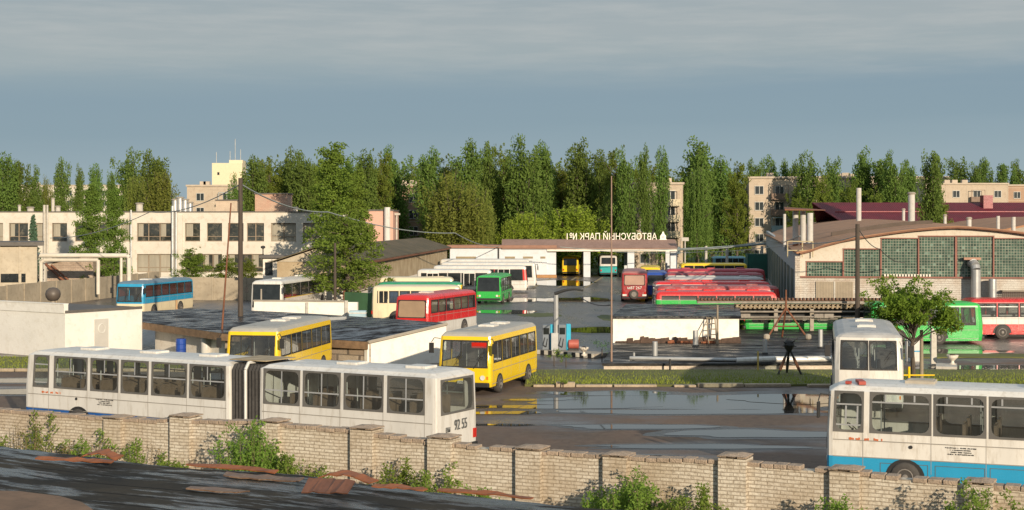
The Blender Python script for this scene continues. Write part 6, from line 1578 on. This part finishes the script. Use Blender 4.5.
# far wood band
m = MB(); rnd = random.Random(77)
for _ in range(9000):
    x = rnd.uniform(-420, 420); y = 640+rnd.uniform(0,30); leafquad(m, Vector((x, y, rnd.random()**.7*(17+3*math.sin(x*.07)+2.5*math.sin(x*.23)))), 1.5, rnd)
tag(m.build('far_wood', LF['poplar']), 'dark band of distant woodland behind the apartment blocks', 'woodland', kind='stuff')
# hedge / grass verge behind the gate
m = MB(); rnd = random.Random(78)
for _ in range(5000):
    x = rnd.uniform(-60, 70); leafquad(m, Vector((x, 252+rnd.uniform(0,6), rnd.random()*(3.0+.8*math.sin(x*.4)))), .35, rnd)
tag(m.build('verge_shrubbery', LF['broad']), 'dense low shrubbery along the street behind the gate', 'shrubbery', kind='stuff')
# small tree on the lot at right
def small_tree():
    Y = 72.0; x = X(914, Y); r = thing('small_tree', 'small bright green tree with a forked trunk between the white buses and the green bus', 'tree', (x, Y, 0)); rnd = random.Random(8)
    T = MB(); C_ = MB(); s = F/Y
    def w(px, py, dy=0): return Vector(((px-914)/s, dy, Z(py, Y)))
    T.tube((0,0,0), w(912,345), .12, .09); T.tube(w(912,345), w(916,325), .09, .07)
    tips = []
    for k in range(46):
        tx, ty, dy = rnd.uniform(872,956), 0, rnd.uniform(-1.9,1.9)
        u = (tx-913)/44; ty = 285+30*u*u+rnd.uniform(-4,36)*(1-abs(u)*.5); tips.append(w(tx, ty, dy*(1-abs(u)*.4)))
    tips += [w(873,284,-.3), w(868,300,.2), w(880,278,0), w(920,282,.3), (w(945,293,0)), w(951,303,.3), w(884,302,-1)]
    for e in tips:
        b = w(914,rnd.uniform(322,345)); mid = b.lerp(e, .5)+Vector((0,0,.15)); T.tube(b, mid, .03, .018, n=5); T.tube(mid, e, .018, .006, n=5)
        for q in range(5): cluster(C_, mid.lerp(e, .25+.2*q)+Vector((rnd.gauss(0,.08), rnd.gauss(0,.12), rnd.gauss(0,.08))), .30, 46, .085, rnd, .7)
    T.build('trunk', BARK, r); C_.build('crown', leafmat('bright_leaf', (.15,.19,.028), (.10,.135,.022), .45), r)
small_tree()
# weeds and bushes between the near roof and the wall
WEED = leafmat('weed_leaf', (.15,.185,.035), (.10,.13,.03), .45); DRY = leafmat('dry_stem', (.19,.13,.07), (.12,.09,.05), .3)
def weed(label, px, ptop, wpx, dens=1.0, dry=.2, name='weed_bush', seed=0, shape=1.0):
    Yw = WY(px)-1.1; s = F/Yw; rnd = random.Random(seed+int(px)); z1 = Z(ptop, Yw); wd = wpx/s/2; zb = Z(WZ(px)+14, Yw)
    r = thing(name, label, 'bush', (X(px, Yw), Yw, 0), wa); ST = MB(); LFm = MB(); DR = MB()
    n = int(16*dens*max(.6, wd*2))
    for k in range(n):
        u = rnd.uniform(-1,1); top = zb+(z1-zb)*(1-abs(u)**1.6*shape*.8)*rnd.uniform(.55,1.02); e = Vector((u*wd, rnd.uniform(-.45,.7), top)); b = Vector((u*wd*.6, rnd.uniform(-.3,.3), 0)); mid = Vector((e.x*.8, e.y*.7, zb-.3))
        ST.tube(b, mid, .012, .010, n=4, cap=False); ST.tube(mid, e, .010, .004, n=4, cap=False)
        isdry = rnd.random() < dry
        for q in range(9):
            p = mid.lerp(e, (q+1)/9); tgt = DR if isdry else LFm
            if isdry and rnd.random() < .5:
                d = Vector((rnd.gauss(0,.12), rnd.gauss(0,.1), rnd.gauss(.08,.08))); ST.tube(p, p+d, .004, .002, n=3, cap=False)
            cluster(tgt, p+Vector((rnd.gauss(0,.05), rnd.gauss(0,.05), 0)), .12, 6 if isdry else 22, .024 if isdry else .038, rnd, .8)
    ST.build('stems', pm('weed_stem', (.16,.13,.07), .9), r)
    if LFm.v: LFm.build('leaves', WEED, r)
    if DR.v: DR.build('dry_leaves', DRY, r)
def WZ(px): return 448+62*px/640
weed('dry brown weed bush mixed with green at the far left of the wall', 25, 412, 62, 1.3, .6)
weed('arching brown bramble in front of the wall right of the dry bush', 84, 432, 74, .9, .55)
weed('low tuft of pale weeds at the wall right of the first pillar', 136, 440, 44, .8, .3)
weed('thin weeds left of the big green bush', 175, 452, 30, .7, .3)
weed('big bright green bush climbing the wall left of centre', 244, 421, 70, 2.2, .02, shape=1.1)
weed('long leafy tail of the big green bush sloping down to the right', 288, 452, 52, 1.5, .05)
weed('green and brown weeds in front of the pillar below the articulated bus rear', 395, 462, 56, 1.2, .4)
weed('tall thin weed standing against the wall below the number 92 55', 432, 462, 34, .9, .35)
weed('small low green plant on the roof edge right of the thin weed', 482, 482, 34, .9, .1)
weed('dark dry plant leaning on the wall under the yellow midibus', 384, 468, 26, .7, .8)
weed('bright green bush at the wall left of the wide pillar', 634, 473, 66, 1.9, .05)
weed('low leafy fringe between the bright bush and the wide pillar', 690, 486, 70, 1.3, .1)
weed('sparse weeds at the foot of the wall right of centre', 590, 492, 50, .9, .25)
weed('low green bush at the bottom beside the pillar left of the blue-banded bus', 840, 496, 76, 1.5, .05)
weed('dark green bush climbing the wall beneath the blue-banded bus', 968, 482, 62, 2.0, .03)
weed('low weeds along the bottom right corner', 1010, 496, 40, 1.2, .05)
# little plants in the yard
def yardplant(label, px, py, h, n, mat, seed):
    x, y = G(px, py); r = thing('small_shrub', label, 'shrub', (x, y, 0)); rnd = random.Random(seed); m = MB(); s_ = MB(); s_.tube((0,0,0),(0,0,h*.6),.03); s_.build('stem', BARK, r)
    for k in range(n):
        a = rnd.uniform(0,6.28); e = Vector((math.cos(a)*h*.35, math.sin(a)*h*.35, h*rnd.uniform(.5,1))); cluster(m, e, h*.22, 14, .06, rnd)
    m.build('leaves', mat, r)
yardplant('dark little shrub at the left corner of the white shed', 602, 362, 1.2, 12, LF['spruce'], 3)
yardplant('tuft of weeds at the grass edge right of the yellow midibus', 554, 366, .9, 8, WEED, 4)
yardplant('small clump of weeds on the broken kerb', 563, 388, .35, 5, WEED, 5)
yardplant('small bright weed clump beside the kerb island', 566, 367, .7, 6, WEED, 6)
yardplant('weeds growing at the corner of the white shed beside the green bus', 741, 338, 1.0, 6, LF['light'], 7)

# ---------------------------------------------------------------- cables
def cable(label, pts, r, mat, sag=.6, name='overhead_cable', cat='cable', grp='overhead cables'):
    P = [Vector((X(px, Y), Y, Z(py, Y))) for px, py, Y in pts]; out = []
    for a, b in zip(P, P[1:]):
        for k in range(10): u = k/10; q = a.lerp(b, u); q.z -= sag*4*u*(1-u); out.append(q)
    out.append(P[-1]); m = MB(); m.path(out, r, n=5); tag(m.build(name, mat), label, cat, grp)
CB = pm('pale_cable', (.30,.34,.33), .6); CD = pm('dark_cable', (.05,.05,.05), .7)
cable('thick pale cable slung from the tall wooden pole to the gate wing', [(240.5,184,95), (328,212,120), (455,233,160), (500,246,213)], .05, CB, .5)
cable('pale cable slung from the tall wooden pole to the left over the larches', [(240.5,184,95), (150,212,130), (50,238,160)], .035, CB, .6)
cable('pale cable crossing from the gate canopy to the hangar roof corner', [(560,247,205), (677,249,206), (770,240,180), (800,236,112)], .05, CB, .3)
cable('second pale cable crossing just below the first to the hangar railing', [(600,251,205), (700,252,190), (800,243,112), (857,236,98)], .035, CB, .2)
cable('dark cable dropping from the hangar pole top to the right', [(858,228,98), (880,249,104), (905,262,107)], .03, CD, .3)
cable('thin dark cable from the bowed lamp arm to the rusty mast', [(580,297,88.6), (611,305,78.6)], .03, CD, .2)
m = MB(); P = [Vector((X(px, 211), 211, Z(py, 211))) for px, py in ((677,249.5),(706,248.5),(727,247),(762,244),(766,243.5))]; m.path(P, .17, n=8); tag(m.build('overhead_pipe', CB), 'pale overhead pipe carried on posts from the canopy to the hangar', 'pipe')

# ---------------------------------------------------------------- light, sky, camera
AZ, EL = 22.6, 13.0
sun = bpy.data.lights.new('sun', 'SUN'); sun.energy = 5.0; sun.angle = R(.55); sun.color = (1.0,.83,.62)
so = bpy.data.objects.new('sun', sun); COL.objects.link(so)
to = Vector((math.sin(R(AZ))*math.cos(R(EL)), -math.cos(R(AZ))*math.cos(R(EL)), math.sin(R(EL)))); so.rotation_euler = to.to_track_quat('Z', 'Y').to_euler(); so.location = (20,-20,30)
wd_ = bpy.data.worlds.new('World'); S.world = wd_; wd_.use_nodes = True; nt = wd_.node_tree
for n in list(nt.nodes): nt.nodes.remove(n)
out = nt.nodes.new('ShaderNodeOutputWorld'); bg = nt.nodes.new('ShaderNodeBackground'); bg.inputs[1].default_value = .10
sky = nt.nodes.new('ShaderNodeTexSky'); sky.sky_type = 'NISHITA'; sky.sun_disc = False; sky.sun_elevation = R(EL); sky.sun_rotation = R(180-AZ); sky.air_density = 1.2; sky.dust_density = 1.5
tc = nt.nodes.new('ShaderNodeTexCoord'); sx = nt.nodes.new('ShaderNodeSeparateXYZ'); L(nt, tc.outputs['Generated'], sx.inputs[0])
# cloud sheet: wide layered bands over a slate base
mp = nt.nodes.new('ShaderNodeMapping'); mp.inputs['Scale'].default_value = (2.0,2.0,26); mp.inputs['Rotation'].default_value = (0,R(-1.2),0); L(nt, tc.outputs['Generated'], mp.inputs[0])
n1 = noise(nt, mp.outputs[0], 1.6, 5, .55)
mp2 = nt.nodes.new('ShaderNodeMapping'); mp2.inputs['Scale'].default_value = (6,6,60); mp2.inputs['Rotation'].default_value = (0,R(-2),0); L(nt, tc.outputs['Generated'], mp2.inputs[0])
n2 = noise(nt, mp2.outputs[0], 2.2, 6, .6)
sl_ = N(nt, 'ShaderNodeMath', operation='MULTIPLY_ADD', i_1=-.022); L(nt, sx.outputs[0], sl_.inputs[0]); L(nt, sx.outputs[2], sl_.inputs[2])
jit = N(nt, 'ShaderNodeMath', operation='MULTIPLY_ADD', i_1=.016); L(nt, n1, jit.inputs[0]); L(nt, sl_.outputs[0], jit.inputs[2])
r = nt.nodes.new('ShaderNodeValToRGB'); L(nt, jit.outputs[0], r.inputs[0]); cr = r.color_ramp
cols = [(0,(.265,.340,.380)), (.045,(.235,.315,.365)), (.072,(.190,.270,.330)), (.092,(.185,.262,.325)), (.104,(.210,.280,.330)), (.116,(.270,.320,.345)), (.135,(.290,.330,.350)), (.155,(.270,.315,.340)), (.3,(.34,.40,.45)), (1,(.42,.50,.58))]
cr.elements[0].position, cr.elements[0].color = cols[0][0], c4(cols[0][1]); cr.elements[1].position, cr.elements[1].color = cols[-1][0], c4(cols[-1][1])
for p, c in cols[1:-1]: e = cr.elements.new(p); e.color = c4(c)
k = mix(nt, ramp(nt, n2, .42, .72, (0,0,0), (.6,.6,.6)), r.outputs[0], (.37,.39,.395))
hi = ramp(nt, sx.outputs[2], .085, .12); kk = mix(nt, hi, r.outputs[0], k)
sc_ = N(nt, 'ShaderNodeVectorMath', operation='SCALE'); sc_.inputs['Scale'].default_value = 11.2; L(nt, kk, sc_.inputs[0])
fin = mix(nt, .06, sc_.outputs[0], sky.outputs[0])
L(nt, fin, bg.inputs[0]); L(nt, bg.outputs[0], out.inputs[0])
cam = bpy.data.cameras.new('camera'); co = bpy.data.objects.new('camera', cam); COL.objects.link(co)
co.location = (0,0,H); co.rotation_euler = (R(90),0,0); cam.sensor_width = 36; cam.lens = 36*F/1024; cam.shift_y = -(255-YH)/1024; cam.clip_end = 9000; cam.clip_start = .5
S.camera = co
vs = S.view_settings; S.display_settings.display_device = 'sRGB'; vs.view_transform = 'Standard'; vs.look = 'None'; vs.exposure = .18; vs.gamma = 1; vs.use_curve_mapping = False
S.cycles.max_bounces = 8; S.cycles.transparent_max_bounces = 16; S.cycles.caustics_reflective = False; S.cycles.caustics_refractive = False
